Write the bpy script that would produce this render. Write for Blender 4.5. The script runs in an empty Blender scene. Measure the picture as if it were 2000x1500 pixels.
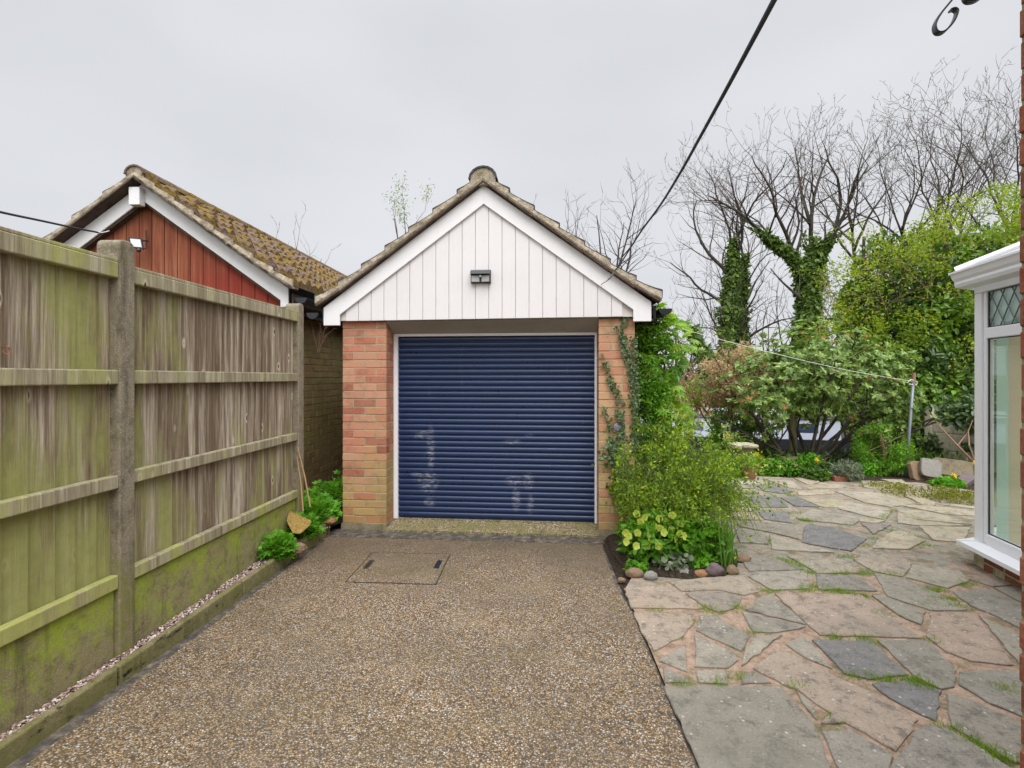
import bpy, math, random
import numpy as np
from mathutils import Vector, noise as mnoise
random.seed(7); rng = np.random.default_rng(7)
scene = bpy.context.scene
COL = scene.collection
R = math.radians

# ------------------------------------------------------------------ camera, sky, sun, exposure
CAM_H, HOR, F = 1.46, 737.0, 1000.0
cam = bpy.data.objects.new('camera', bpy.data.cameras.new('camera')); COL.objects.link(cam)
cam.data.lens = 18.0; cam.data.sensor_width = 36.0
cam.data.shift_y = -(750 - HOR) / 2000.0
cam.location = (0, 0, CAM_H); cam.rotation_euler = (R(90), 0, 0)
cam.data.clip_start = 0.05; cam.data.clip_end = 3000
scene.camera = cam
scene.view_settings.view_transform = 'Standard'
scene.view_settings.look = 'None'
scene.view_settings.exposure = 0.12
scene.view_settings.gamma = 1.0
scene.view_settings.use_curve_mapping = False
scene.cycles.max_bounces = 8
scene.cycles.transparent_max_bounces = 8
scene.cycles.use_denoising = True

SUN_EL, SUN_AZ = R(50), R(165)      # azimuth measured clockwise from +Y: behind the camera, a little to the right
sd = Vector((math.sin(SUN_AZ) * math.cos(SUN_EL), math.cos(SUN_AZ) * math.cos(SUN_EL), math.sin(SUN_EL)))
sun = bpy.data.objects.new('sun', bpy.data.lights.new('sun', 'SUN')); COL.objects.link(sun)
sun.data.energy = 1.5; sun.data.angle = R(38); sun.data.color = (1.0, 0.965, 0.92)
sun.rotation_euler = (-sd).to_track_quat('-Z', 'Y').to_euler()
sun.location = (-5, -8, 14)

world = bpy.data.worlds.new('World'); scene.world = world; world.use_nodes = True
wn = world.node_tree; wn.nodes.clear()
def wnode(t, **k):
    n = wn.nodes.new(t)
    for a, b in k.items(): setattr(n, a, b)
    return n
wl = wn.links.new
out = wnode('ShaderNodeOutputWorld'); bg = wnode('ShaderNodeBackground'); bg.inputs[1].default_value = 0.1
sky = wnode('ShaderNodeTexSky', sky_type='NISHITA', sun_disc=False, sun_elevation=SUN_EL, sun_rotation=SUN_AZ)
tc = wnode('ShaderNodeTexCoord')
mp = wnode('ShaderNodeMapping'); mp.inputs['Scale'].default_value = (1, 1, 2.2); wl(tc.outputs['Generated'], mp.inputs[0])
nz = wnode('ShaderNodeTexNoise'); nz.inputs['Scale'].default_value = 1.7; nz.inputs['Detail'].default_value = 3; nz.inputs['Roughness'].default_value = .45
wl(mp.outputs[0], nz.inputs['Vector'])
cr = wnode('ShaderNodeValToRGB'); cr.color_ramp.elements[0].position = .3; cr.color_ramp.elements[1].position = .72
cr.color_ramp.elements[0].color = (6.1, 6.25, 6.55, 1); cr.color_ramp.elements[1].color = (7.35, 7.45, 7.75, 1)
wl(nz.outputs[0], cr.inputs[0])
# cloud is thinner, so brighter, high up and round the hidden sun
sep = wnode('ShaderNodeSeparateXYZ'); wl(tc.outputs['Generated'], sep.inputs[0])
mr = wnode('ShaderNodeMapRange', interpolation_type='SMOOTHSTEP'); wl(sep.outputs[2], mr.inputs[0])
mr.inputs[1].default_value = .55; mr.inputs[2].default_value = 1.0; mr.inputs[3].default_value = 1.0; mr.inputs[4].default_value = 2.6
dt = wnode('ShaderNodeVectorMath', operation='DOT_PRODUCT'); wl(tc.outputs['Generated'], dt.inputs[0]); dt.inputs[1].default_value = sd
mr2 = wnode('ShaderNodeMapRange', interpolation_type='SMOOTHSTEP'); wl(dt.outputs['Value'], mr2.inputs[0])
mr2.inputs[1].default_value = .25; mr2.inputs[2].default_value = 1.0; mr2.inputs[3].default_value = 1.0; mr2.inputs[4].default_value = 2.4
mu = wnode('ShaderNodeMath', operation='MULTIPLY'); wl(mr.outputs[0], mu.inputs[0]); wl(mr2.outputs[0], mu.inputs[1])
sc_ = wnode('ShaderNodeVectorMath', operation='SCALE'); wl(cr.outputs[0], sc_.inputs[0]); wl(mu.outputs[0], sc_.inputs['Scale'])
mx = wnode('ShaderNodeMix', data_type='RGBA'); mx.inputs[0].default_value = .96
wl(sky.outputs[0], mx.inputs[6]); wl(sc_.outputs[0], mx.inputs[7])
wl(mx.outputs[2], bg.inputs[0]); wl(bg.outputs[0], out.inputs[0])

# ------------------------------------------------------------------ placement helpers
def P(px, py, y):            # the point that photo pixel (px, py) shows at distance y
    return np.array(((px - 1000) / F * y, y, CAM_H - (py - HOR) / F * y))
def G(px, py, z=0.0):        # the same on level ground
    y = (CAM_H - z) * F / (py - HOR)
    return np.array(((px - 1000) / F * y, y, z))

# ------------------------------------------------------------------ mesh builder
class MB:
    def __init__(s): s.v = []; s.f = []; s.n = 0; s.m = []
    def add(s, verts, faces, mi=0):
        verts = np.asarray(verts, float).reshape(-1, 3)
        if isinstance(faces, np.ndarray): groups = [faces]
        else:
            d = {}
            for f in faces: d.setdefault(len(f), []).append(f)
            groups = [np.array(g) for g in d.values()]
        for g in groups: s.f.append(g + s.n); s.m.append(np.full(len(g), mi, np.int32))
        s.v.append(verts); s.n += len(verts)
    def box(s, c, size, ax=None, mi=0, taper=0.0):
        c = np.array(c, float); h = np.array(size, float) / 2
        A = np.eye(3) if ax is None else np.array(ax, float)
        sg = np.array([(-1,-1,-1),(1,-1,-1),(1,1,-1),(-1,1,-1),(-1,-1,1),(1,-1,1),(1,1,1),(-1,1,1)], float)
        l = sg * h
        if taper: l[4:, :2] *= 1 - taper
        s.add(c + l @ A, BOXF, mi)
    def span(s, lo, hi, fr=None, mi=0):        # box from lo to hi, in a frame or in world axes
        lo = np.array(lo, float); hi = np.array(hi, float)
        sg = np.array([(0,0,0),(1,0,0),(1,1,0),(0,1,0),(0,0,1),(1,0,1),(1,1,1),(0,1,1)], float)
        l = lo + sg * (hi - lo)
        s.add(l if fr is None else fr.w(l), BOXF, mi)
    def segs(s, p0, p1, r0, r1, k=5, mi=0):
        p0 = np.atleast_2d(p0).astype(float); p1 = np.atleast_2d(p1).astype(float); n = len(p0)
        r0 = np.broadcast_to(np.asarray(r0, float), (n,)); r1 = np.broadcast_to(np.asarray(r1, float), (n,))
        d = p1 - p0; L = np.linalg.norm(d, axis=1, keepdims=True); d = d / np.maximum(L, 1e-9)
        ref = np.where(np.abs(d[:, 2:3]) < .9, np.array([[0, 0, 1.]]), np.array([[1., 0, 0]]))
        a = np.cross(d, ref); a /= np.linalg.norm(a, axis=1, keepdims=True); b = np.cross(d, a)
        t = np.arange(k) * 2 * math.pi / k
        ring = a[:, None, :] * np.cos(t)[None, :, None] + b[:, None, :] * np.sin(t)[None, :, None]
        v = np.concatenate([p0[:, None] + ring * r0[:, None, None], p1[:, None] + ring * r1[:, None, None]], 1)
        base = (np.arange(n) * 2 * k)[:, None]
        i = np.arange(k); j = (i + 1) % k
        q = np.stack([i, j, j + k, i + k], 1)
        s.add(v.reshape(-1, 3), (base[:, :, None] + q[None]).reshape(-1, 4), mi)
        if k >= 3:
            cap = np.concatenate([(base + i[::-1][None]), (base + k + i[None])], 0)
            s.f.append(cap + s.n - len(v) * 2 * k); s.m.append(np.full(len(cap), mi, np.int32))
    def tube(s, pts, r, k=8, mi=0):            # one connected tube along pts
        pts = np.asarray(pts, float); n = len(pts)
        r = np.broadcast_to(np.asarray(r, float), (n,))
        t = np.gradient(pts, axis=0); t /= np.maximum(np.linalg.norm(t, axis=1, keepdims=True), 1e-9)
        a = np.cross(t[0], (0, 0, 1.)); 
        if np.linalg.norm(a) < .1: a = np.cross(t[0], (1., 0, 0))
        vs = []
        th = np.arange(k) * 2 * math.pi / k
        for i in range(n):
            a = a - t[i] * np.dot(a, t[i]); a /= np.linalg.norm(a); b = np.cross(t[i], a)
            vs.append(pts[i] + r[i] * (np.cos(th)[:, None] * a + np.sin(th)[:, None] * b))
        f = []
        for i in range(n - 1):
            for j in range(k): f.append((i*k+j, i*k+(j+1) % k, (i+1)*k+(j+1) % k, (i+1)*k+j))
        s.add(np.concatenate(vs), f, mi)
        s.f += [np.array([list(range(k))[::-1]]) + s.n - n*k, np.array([[(n-1)*k + q for q in range(k)]]) + s.n - n*k]
        s.m += [np.array([mi]), np.array([mi])]
    def lathe(s, prof, c, k=20, mi=0, sq=False):
        th = np.arange(k) * 2 * math.pi / k + (math.pi / 4 if sq else 0)
        v = []; f = []
        for r, z in prof: v += [(c[0] + r*math.cos(a), c[1] + r*math.sin(a), c[2] + z) for a in th]
        for i in range(len(prof) - 1):
            for j in range(k): f.append((i*k+j, i*k+(j+1) % k, (i+1)*k+(j+1) % k, (i+1)*k+j))
        f.append(tuple(range(k))[::-1]); f.append(tuple((len(prof)-1)*k + j for j in range(k)))
        s.add(v, f, mi)
    def prism(s, poly, h, mi=0):               # poly: list of 3D points, extruded by vector h
        poly = np.asarray(poly, float); n = len(poly); h = np.asarray(h, float)
        f = [tuple(range(n))[::-1], tuple(range(n, 2*n))] + [(i, (i+1) % n, n + (i+1) % n, n + i) for i in range(n)]
        s.add(np.concatenate([poly, poly + h]), f, mi)
    def scatter(s, tmpl, pos, d, nrm, sc, mi=0):
        tv, tf = tmpl; tv = np.asarray(tv, float)
        pos = np.atleast_2d(pos); n = len(pos)
        if n == 0: return
        d = d / np.maximum(np.linalg.norm(d, axis=1, keepdims=True), 1e-9)
        nrm = nrm - d * np.sum(nrm * d, 1, keepdims=True); nrm /= np.maximum(np.linalg.norm(nrm, axis=1, keepdims=True), 1e-9)
        w = np.cross(nrm, d)
        sc = np.broadcast_to(np.asarray(sc, float), (n,))[:, None, None]
        B = np.stack([d, w, nrm], 1)
        v = pos[:, None, :] + sc * np.einsum('kj,njc->nkc', tv, B)
        groups = {}
        for f in tf: groups.setdefault(len(f), []).append(f)
        base = (np.arange(n) * len(tv))[:, None, None]
        off = s.n
        s.v.append(v.reshape(-1, 3)); s.n += n * len(tv)
        for g in groups.values():
            g = np.array(g); ff = (base + g[None]).reshape(-1, g.shape[1]) + off
            s.f.append(ff); s.m.append(np.full(len(ff), mi, np.int32))
    def build(s, name, mat, parent=None, loc=None, smooth=False):
        v = np.concatenate(s.v) if s.v else np.zeros((0, 3))
        base = np.zeros(3)
        if parent is not None: base = BASE[parent.name]
        elif loc is not None: base = np.array(loc, float)
        v = (v - base).astype(np.float32)
        me = bpy.data.meshes.new(name)
        nl = sum(f.size for f in s.f); nf = sum(len(f) for f in s.f)
        me.vertices.add(len(v)); me.vertices.foreach_set('co', v.ravel())
        me.loops.add(nl); me.loops.foreach_set('vertex_index', np.concatenate([f.ravel() for f in s.f]).astype(np.int32))
        sizes = np.concatenate([np.full(len(f), f.shape[1], np.int32) for f in s.f])
        st = np.concatenate([[0], np.cumsum(sizes)[:-1]]).astype(np.int32)
        me.polygons.add(nf); me.polygons.foreach_set('loop_start', st)
        me.polygons.foreach_set('material_index', np.concatenate(s.m).astype(np.int32))
        me.update(calc_edges=True); me.validate()
        for m in (mat if isinstance(mat, (list, tuple)) else [mat]): me.materials.append(m)
        me.polygons.foreach_set('use_smooth', np.full(len(me.polygons), bool(smooth)))
        o = bpy.data.objects.new(name, me); COL.objects.link(o)
        if parent is not None: o.parent = parent; BASE[o.name] = base
        elif loc is not None: o.location = base; BASE[o.name] = base
        else: BASE[o.name] = base
        return o
BOXF = np.array([(0,3,2,1),(4,5,6,7),(0,1,5,4),(1,2,6,5),(2,3,7,6),(3,0,4,7)])
BASE = {}
def thing(name, label, cat, loc=(0, 0, 0), group=None):
    o = bpy.data.objects.new(name, None); COL.objects.link(o); o.location = loc
    o.empty_display_size = .1
    BASE[o.name] = np.array(loc, float)
    return tag(o, label, cat, group)
def tag(o, label=None, cat=None, group=None, kind=None):
    if label: o['label'] = label
    if cat: o['category'] = cat
    if group: o['group'] = group
    if kind: o['kind'] = kind
    return o
def struct(o): o['kind'] = 'structure'; return o
def dup(root, delta, rotz=0.0, scale=1.0, label=None):
    r = root.copy(); COL.objects.link(r)
    r.location = Vector(root.location) + Vector(delta); r.rotation_euler = (root.rotation_euler.x, root.rotation_euler.y, root.rotation_euler.z + rotz)
    r.scale = [q * scale for q in root.scale]
    if label: r['label'] = label
    for ch in list(root.children):
        c = ch.copy(); COL.objects.link(c); c.parent = r
        for g in list(ch.children):
            d = g.copy(); COL.objects.link(d); d.parent = c
    return r
def bevel(o, w=.004, seg=2):
    m = o.modifiers.new('bevel', 'BEVEL'); m.width = w; m.segments = seg; m.limit_method = 'ANGLE'; m.angle_limit = R(40)
    return o
class Frame:                                    # u right, v back, z up
    def __init__(s, o, yaw):
        s.o = np.array(o, float); a = R(yaw)
        s.A = np.array([(math.cos(a), -math.sin(a), 0), (math.sin(a), math.cos(a), 0), (0, 0, 1)])
    def w(s, p): return s.o + np.asarray(p, float) @ s.A

# ------------------------------------------------------------------ leaf templates (x along, y across, z normal)
DIAMOND = ([(0,0,0),(.5,-.27,.06),(1,0,0),(.5,.27,.06)], [(0,1,2),(0,2,3)])
OVAL = ([(0,0,0),(.3,-.22,.05),(.7,-.2,.04),(1,0,-.05),(.7,.2,.04),(.3,.22,.05)], [(0,1,2,3),(0,3,4,5)])
LANCE = ([(0,0,0),(.35,-.13,.03),(.7,-.1,0),(1,0,-.1),(.7,.1,0),(.35,.13,.03)], [(0,1,2,3),(0,3,4,5)])
def lobed(n, inner, spread=1.9, wid=.5, sag=.15):
    v = [(0, 0, 0)]; 
    for i in range(2 * n - 1):
        a = -spread + spread * 2 * i / (2 * n - 2)
        rr = (1 - .22 * abs(a) / spread) if i % 2 == 0 else inner
        v.append((.25 + rr * math.cos(a) * .75, rr * math.sin(a) * wid * 1.6, -sag * rr * rr + (.05 if i % 2 else 0)))
    return (v, [(0, i, i + 1) for i in range(1, 2 * n - 1)])
IVY = lobed(3, .5, 2.1, .45, .1)
FATSIA = lobed(8, .45, 2.5, .62, .25)
CUT = lobed(5, .42, 2.2, .6, .12)
ROUND = ([(0,0,0)] + [(.5+.5*math.cos(a), .5*math.sin(a), .05*math.cos(3*a)) for a in np.linspace(-2.8, 2.8, 7)], [(0,i,i+1) for i in range(1,7)])
def rv(n):                                      # random unit vectors
    v = rng.normal(size=(n, 3)); return v / np.linalg.norm(v, axis=1, keepdims=True)

# ------------------------------------------------------------------ materials
class NT:
    def __init__(s, name, rough=.8, spec=.3):
        s.mat = bpy.data.materials.new(name); s.mat.use_nodes = True; s.t = s.mat.node_tree
        s.b = s.t.nodes['Principled BSDF']; s.b.inputs['Roughness'].default_value = rough
        s.b.inputs['Specular IOR Level'].default_value = spec
        s.geo = s.t.nodes.new('ShaderNodeNewGeometry'); s.pos = s.geo.outputs['Position']; s.isl = s.geo.outputs['Random Per Island']
        s.tcn = s.t.nodes.new('ShaderNodeTexCoord')
    def n(s, typ, props=None, **inp):
        nd = s.t.nodes.new('ShaderNode' + typ)
        for k, v in (props or {}).items(): setattr(nd, k, v)
        for k, v in inp.items(): s.put(nd.inputs[int(k[1:]) if k[0] == '_' else k.replace('_', ' ')], v)
        return nd
    def put(s, sock, v):
        if isinstance(v, bpy.types.NodeSocket): s.t.links.new(v, sock)
        else: sock.default_value = v
    def map(s, scale=(1, 1, 1), rot=(0, 0, 0), src=None):
        return s.n('Mapping', _0=src or s.pos, Scale=scale, Rotation=rot).outputs[0]
    def noise(s, scale, detail=4, rough=.55, vec=None, dist=0.0):
        return s.n('TexNoise', Scale=scale, Detail=detail, Roughness=rough, Vector=vec or s.pos, Distortion=dist).outputs[0]
    def vor(s, scale, feature='F1', vec=None, outp='Distance', rnd=1.0):
        nd = s.n('TexVoronoi', {'feature': feature}, Scale=scale, Vector=vec or s.pos, Randomness=rnd)
        return nd.outputs[outp]
    def ramp(s, fac, stops, interp='LINEAR'):
        nd = s.n('ValToRGB', Fac=fac); r = nd.color_ramp; r.interpolation = interp
        while len(r.elements) < len(stops): r.elements.new(.5)
        for e, (p, c) in zip(r.elements, stops):
            e.position = p; e.color = (c if isinstance(c, tuple) else (c, c, c)) + (1,)
        return nd.outputs[0]
    def mix(s, fac, a, b, mode='MIX'):
        nd = s.n('Mix', {'data_type': 'RGBA', 'blend_type': mode})
        s.put(nd.inputs[0], fac)
        for i, v in ((6, a), (7, b)): s.put(nd.inputs[i], v if isinstance(v, bpy.types.NodeSocket) else tuple(v) + (1,))
        return nd.outputs[2]
    def math(s, op, a, b=0.0, clamp=False):
        return s.n('Math', {'operation': op, 'use_clamp': clamp}, _0=a, _1=b).outputs[0]
    def rng(s, v, a, b, c=0.0, d=1.0):
        return s.n('MapRange', _0=v, _1=a, _2=b, _3=c, _4=d).outputs[0]
    def sep(s, i, src=None): return s.n('SeparateXYZ', _0=src or s.pos).outputs[i]
    def hsv(s, c, h=.5, sat=1.0, val=1.0): return s.n('HueSaturation', Color=c, Hue=h, Saturation=sat, Value=val).outputs[0]
    def bump(s, h, strength=.3, dist=.01):
        s.put(s.b.inputs['Normal'], s.n('Bump', Height=h, Strength=strength, Distance=dist).outputs[0])
    def col(s, c): s.put(s.b.inputs['Base Color'], c if isinstance(c, bpy.types.NodeSocket) else tuple(c) + (1,)); return s
    def set(s, k, v): s.put(s.b.inputs[k], v)
def plain(name, c, rough=.6, metal=0.0, spec=.4, var=.12, scale=18):
    t = NT(name, rough, spec)
    t.col(t.mix(t.noise(scale, 5, .6), tuple(x * (1 - var) for x in c), tuple(min(1, x * (1 + var)) for x in c)))
    t.set('Metallic', metal); return t.mat
def leafmat(name, cols, trans=.35, rough=.5, clump=None, cs=2.0, spec=.3, back=None):
    t = NT(name, rough, spec); k = len(cols)
    c = t.ramp(t.isl, [(i / max(1, k - 1), q) for i, q in enumerate(cols)])
    if clump:
        f = t.ramp(t.noise(cs, 3), [(.42, 0.0), (.6, 1.0)]); c = t.mix(f, c, t.mix(t.isl, clump, tuple(q * 1.7 for q in clump)))
    t.col(c)
    tr = t.n('BsdfTranslucent', Color=t.hsv(c, .49, 1.1, 1.5)); ms = t.n('MixShader', _0=trans)
    t.t.links.new(t.b.outputs[0], ms.inputs[1]); t.t.links.new(tr.outputs[0], ms.inputs[2])
    t.t.links.new(ms.outputs[0], t.t.nodes['Material Output'].inputs[0])
    return t.mat

M = {}
def m_brick(name, top, bottom, z0, z1, green=.0):
    t = NT(name, .9, .15)
    c1 = t.ramp(t.isl, [(0, top[0]), (.35, top[1]), (.7, top[2]), (.88, top[3]), (1, top[1])])
    c2 = t.ramp(t.isl, [(0, bottom[0]), (.5, bottom[1]), (.85, bottom[2]), (1, bottom[3])])
    zz = t.math('ADD', t.sep(2), t.rng(t.noise(2.2, 3), .3, .7, -.35, .35))
    zz = t.math('ADD', zz, t.rng(t.isl, 0, 1, -.25, .25))
    c = t.mix(t.rng(zz, z0, z1), c2, c1)
    c = t.mix(t.math('MULTIPLY', t.rng(t.noise(60, 5, .7), .35, .7), .35), c, (.5, .33, .2))
    c = t.mix(t.math('MULTIPLY', t.rng(t.noise(9, 6, .7), .5, .72), .5), c, (.10, .065, .035))
    c = t.mix(t.math('MULTIPLY', t.rng(t.noise(130, 2), .72, .8), .7), c, (.75, .65, .55))
    if green: c = t.mix(t.math('MULTIPLY', t.rng(t.noise(1.6, 5, .65), .35, .6), green), c, (.16, .17, .05))
    t.col(c); t.bump(t.noise(120, 6, .7), .5, .004); return t.mat
M['brick'] = m_brick('orange_brick', [(.44,.135,.085),(.53,.215,.135),(.53,.29,.185),(.34,.095,.065)], [(.38,.26,.10),(.44,.30,.12),(.34,.24,.09),(.46,.16,.07)], .35, .95)
M['brick_buff'] = m_brick('buff_brick', [(.52,.26,.16),(.56,.33,.19),(.54,.30,.17),(.48,.20,.125)], [(.46,.33,.13),(.50,.36,.16),(.42,.30,.11),(.48,.20,.12)], .3, 1.7)
M['brick_old'] = m_brick('algae_brick', [(.36,.28,.13),(.40,.32,.14),(.33,.27,.11),(.37,.23,.13)], [(.24,.13,.09),(.27,.17,.10),(.22,.14,.09),(.28,.12,.10)], .1, .7, .45)
M['brick_red'] = m_brick('red_brick', [(.25,.06,.035),(.20,.05,.03),(.28,.08,.05),(.16,.05,.03)], [(.22,.06,.035),(.2,.06,.04),(.24,.07,.04),(.16,.05,.03)], .3, .9)
t = NT('mortar', .95, .1); t.col(t.mix(t.noise(30, 5, .7), (.30,.24,.15), (.50,.42,.30))); t.bump(t.noise(150, 4), .5, .004); M['mortar'] = t.mat
t = NT('dark_mortar', .95, .1); t.col(t.mix(t.noise(30, 5, .7), (.20,.19,.10), (.36,.32,.20))); t.bump(t.noise(150, 4), .5, .004); M['mortar_dark'] = t.mat

# white painted trims, with streaks of grime under them
t = NT('white_paint', .45, .4)
g1 = t.rng(t.noise(3.2, 5, .65, t.map((6, 6, .6))), .55, .8, 0, .22)
c = t.mix(g1, (.80,.79,.79), (.50,.46,.40)); c = t.mix(t.rng(t.noise(55, 3), .70, .78, 0, .6), c, (.35,.30,.24)); t.col(c); M['white'] = t.mat
t = NT('white_cladding', .4, .4)
g1 = t.rng(t.noise(3.0, 5, .65, t.map((14, 14, .9))), .55, .85, 0, .22)
c = t.mix(g1, (.73,.70,.695), (.44,.38,.33)); c = t.mix(t.rng(t.noise(1.8, 6, .7), .45, .75, 0, .25), c, (.55,.52,.50)); c = t.mix(t.rng(t.noise(70, 3), .70, .76, 0, .5), c, (.30,.25,.2)); t.col(c); M['clad'] = t.mat
t = NT('dirty_groove', .8, .2); t.col(t.mix(t.rng(t.noise(5, 4), .35, .65), (.68,.64,.60), (.50,.45,.41))); M['groove'] = t.mat
t = NT('soffit_board', .8, .2); t.col(t.mix(t.noise(4, 6, .65), (.30,.27,.24), (.45,.41,.37))); M['soffit'] = t.mat
M['upvc'] = plain('white_upvc', (.80,.81,.84), .28, 0, .5, .03)
M['black_pl'] = plain('black_plastic', (.018,.02,.026), .3, 0, .5, .3)
M['black_iron'] = plain('black_iron', (.02,.021,.026), .38, .3, .5, .3)
M['cable'] = plain('cable_sheath', (.030,.035,.050), .6, 0, .3, .02, 2)
M['rope'] = plain('white_line', (.75,.75,.72), .7)

# the roller door
t = NT('navy_slats', .30, .5)
c = t.mix(t.noise(2.0, 5, .6), (.008,.021,.068), (.012,.031,.098))
x, z = t.sep(0), t.sep(2)
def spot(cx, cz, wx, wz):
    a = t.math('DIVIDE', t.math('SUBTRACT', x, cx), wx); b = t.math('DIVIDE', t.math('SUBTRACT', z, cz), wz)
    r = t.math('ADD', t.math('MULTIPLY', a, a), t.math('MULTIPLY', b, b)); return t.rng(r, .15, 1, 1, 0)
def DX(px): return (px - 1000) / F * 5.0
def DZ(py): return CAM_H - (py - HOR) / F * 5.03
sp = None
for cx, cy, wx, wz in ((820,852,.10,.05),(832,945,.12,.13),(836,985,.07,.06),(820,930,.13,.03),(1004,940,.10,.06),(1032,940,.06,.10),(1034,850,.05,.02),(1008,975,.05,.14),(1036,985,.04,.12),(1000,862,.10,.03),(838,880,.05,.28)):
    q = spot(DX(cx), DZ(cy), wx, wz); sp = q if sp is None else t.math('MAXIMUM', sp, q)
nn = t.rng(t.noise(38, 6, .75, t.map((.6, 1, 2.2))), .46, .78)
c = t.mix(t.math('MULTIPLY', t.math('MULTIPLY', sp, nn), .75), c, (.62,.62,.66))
c = t.mix(t.rng(t.noise(7, 6, .7, t.map((2.2, 1, .5))), .62, .8, 0, .18), c, (.30,.34,.42))
t.col(c); t.set('Roughness', t.rng(t.noise(9, 4), .3, .7, .26, .42)); M['door'] = t.mat

# roof stuff
t = NT('verge_mortar', .95, .1)
c = t.ramp(t.noise(16, 7, .72), [(.30,(.12,.095,.065)),(.48,(.34,.285,.21)),(.66,(.50,.43,.33))])
c = t.mix(t.rng(t.noise(5, 5, .7), .55, .7, 0, .7), c, (.17,.145,.07)); t.col(c); t.bump(t.noise(45, 6, .7), .9, .012); M['verge'] = t.mat
t = NT('dark_roof_tile', .85, .2)
c = t.ramp(t.noise(14, 6, .7), [(.3,(.035,.036,.042)),(.6,(.085,.085,.09)),(.75,(.16,.15,.13))]); t.col(c); t.bump(t.noise(70, 5, .7), .8, .01); M['tile'] = t.mat
t = NT('mossy_roof_tile', .9, .1)
c = t.ramp(t.noise(30, 5, .7), [(.3,(.07,.05,.045)),(.6,(.26,.19,.18)),(.8,(.44,.36,.34))])
ms = t.rng(t.noise(5.0, 8, .78), .42, .54, 0, .95)
mc = t.ramp(t.noise(11, 6, .7), [(.32,(.05,.035,.015)),(.46,(.20,.125,.03)),(.58,(.30,.20,.045)),(.74,(.18,.16,.04))])
c = t.mix(ms, c, mc); t.col(c); t.bump(t.noise(55, 7, .75), 1.0, .03); M['moss_tile'] = t.mat
t = NT('moss', .95, .05); t.col(t.ramp(t.isl, [(0,(.04,.035,.02)),(.35,(.20,.12,.03)),(.7,(.27,.18,.045)),(1,(.12,.12,.025))])); t.bump(t.noise(200, 4), 1, .01); M['moss'] = t.mat
t = NT('tile_underside', .9, .1); t.col(t.ramp(t.noise(9, 6, .7), [(.3,(.05,.035,.03)),(.7,(.14,.10,.08))])); M['under'] = t.mat

# wood of the fence
def m_wood(name, dark, mid, light, green, gamt, gz=(0.2, 1.4)):
    t = NT(name, .9, .12)
    v = t.map((19, 19, .8)); off = t.math('MULTIPLY', t.isl, 37.0)
    v2 = t.n('VectorMath', {'operation': 'ADD'}, _0=v, _1=t.n('CombineXYZ', X=off, Y=off, Z=off).outputs[0]).outputs[0]
    g = t.noise(1.0, 6, .62, v2, .6)
    c = t.ramp(g, [(.28, dark), (.47, mid), (.60, light), (.75, tuple(q * 1.25 for q in light))])
    c = t.mix(t.math('MULTIPLY', t.isl, .5), c, tuple(q * .6 for q in mid))
    st = t.noise(2.3, 4, .6, v2, 1.2); c = t.mix(t.rng(st, .55, .70, 0, .55), c, dark); c = t.mix(t.rng(st, .42, .32, 0, .45), c, tuple(q * 1.15 for q in light)); fine = t.noise(7.0, 5, .7, v2); c = t.mix(t.rng(fine, .4, .65, 0, .6), c, tuple(q * .45 for q in mid))
    kn = t.vor(1.0, vec=t.map((7, 7, 3.1)))
    c = t.mix(t.rng(kn, .03, .075, 1, 0), c, (.035, .022, .016)); c = t.mix(t.math('MULTIPLY', t.math('MULTIPLY', t.rng(kn, .08, .14, 1, 0), t.rng(kn, .05, .08)), .6), c, tuple(q * 1.3 for q in light))
    a = t.noise(2.6, 5, .65, t.map((2.2, 2.2, .6))); z = t.sep(2)
    hz = t.math('MAXIMUM', t.rng(z, gz[0], gz[1], .22, 0), t.rng(z, 1.5, 2.0, 0, .05))
    yy = t.rng(t.sep(1), 2.2, 3.3, gamt, 0)
    a = t.rng(t.math('ADD', t.math('ADD', a, hz), yy), .58, .80, 0, .85)
    c = t.mix(a, c, t.mix(t.noise(20, 5, .7), green, tuple(q * 1.8 for q in green)))
    t.col(c); t.bump(fine, .6, .006); return t.mat
M['wood'] = m_wood('weathered_boards', (.075,.048,.032), (.27,.20,.135), (.62,.54,.43), (.22,.225,.075), .15)
M['rail'] = m_wood('weathered_rail', (.20,.16,.10), (.37,.32,.21), (.52,.47,.33), (.27,.275,.08), .12, (.2, .9))
def m_conc(name, c0, c1, green, lo, hi, spots=.5, black=.0):
    t = NT(name, .95, .1)
    c = t.mix(t.noise(22, 7, .75), c0, c1)
    c = t.mix(t.rng(t.vor(95), .15, .35, spots, 0), c, (.55,.51,.42)); c = t.mix(t.rng(t.noise(12, 6, .75), .50, .66, 0, .6), c, tuple(q * .45 for q in c0))
    c = t.mix(t.rng(t.noise(70, 4, .7), .6, .7, 0, .6), c, (.05,.045,.03))
    a = t.math('ADD', t.noise(4.5, 6, .7), t.rng(t.sep(2), lo, hi, .22, -.1))
    c = t.mix(t.rng(t.math('ADD', a, t.math('MULTIPLY', t.math('SUBTRACT', t.noise(28, 6, .75), .5), .8)), .46, .74, 0, .9), c, t.mix(t.noise(60, 5, .75), green, tuple(q * 1.9 for q in green)))
    c = t.mix(t.rng(t.noise(9, 7, .72, t.map((1, 1, 2.2))), .58, .66, 0, black), c, (.03, .027, .02)); c = t.mix(t.rng(t.noise(3, 5, .7, t.map((3, 3, .3))), .56, .7, 0, .6), c, (.07, .06, .04))
    t.col(c); t.bump(t.noise(90, 5, .75), .8, .008); return t.mat
M['conc'] = m_conc('concrete_post', (.18,.15,.105), (.36,.31,.23), (.15,.145,.045), 0, .9)
M['gboard'] = m_conc('mossy_concrete_board', (.20,.165,.085), (.37,.32,.17), (.22,.28,.03), .55, -.10, .4, .3)
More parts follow.
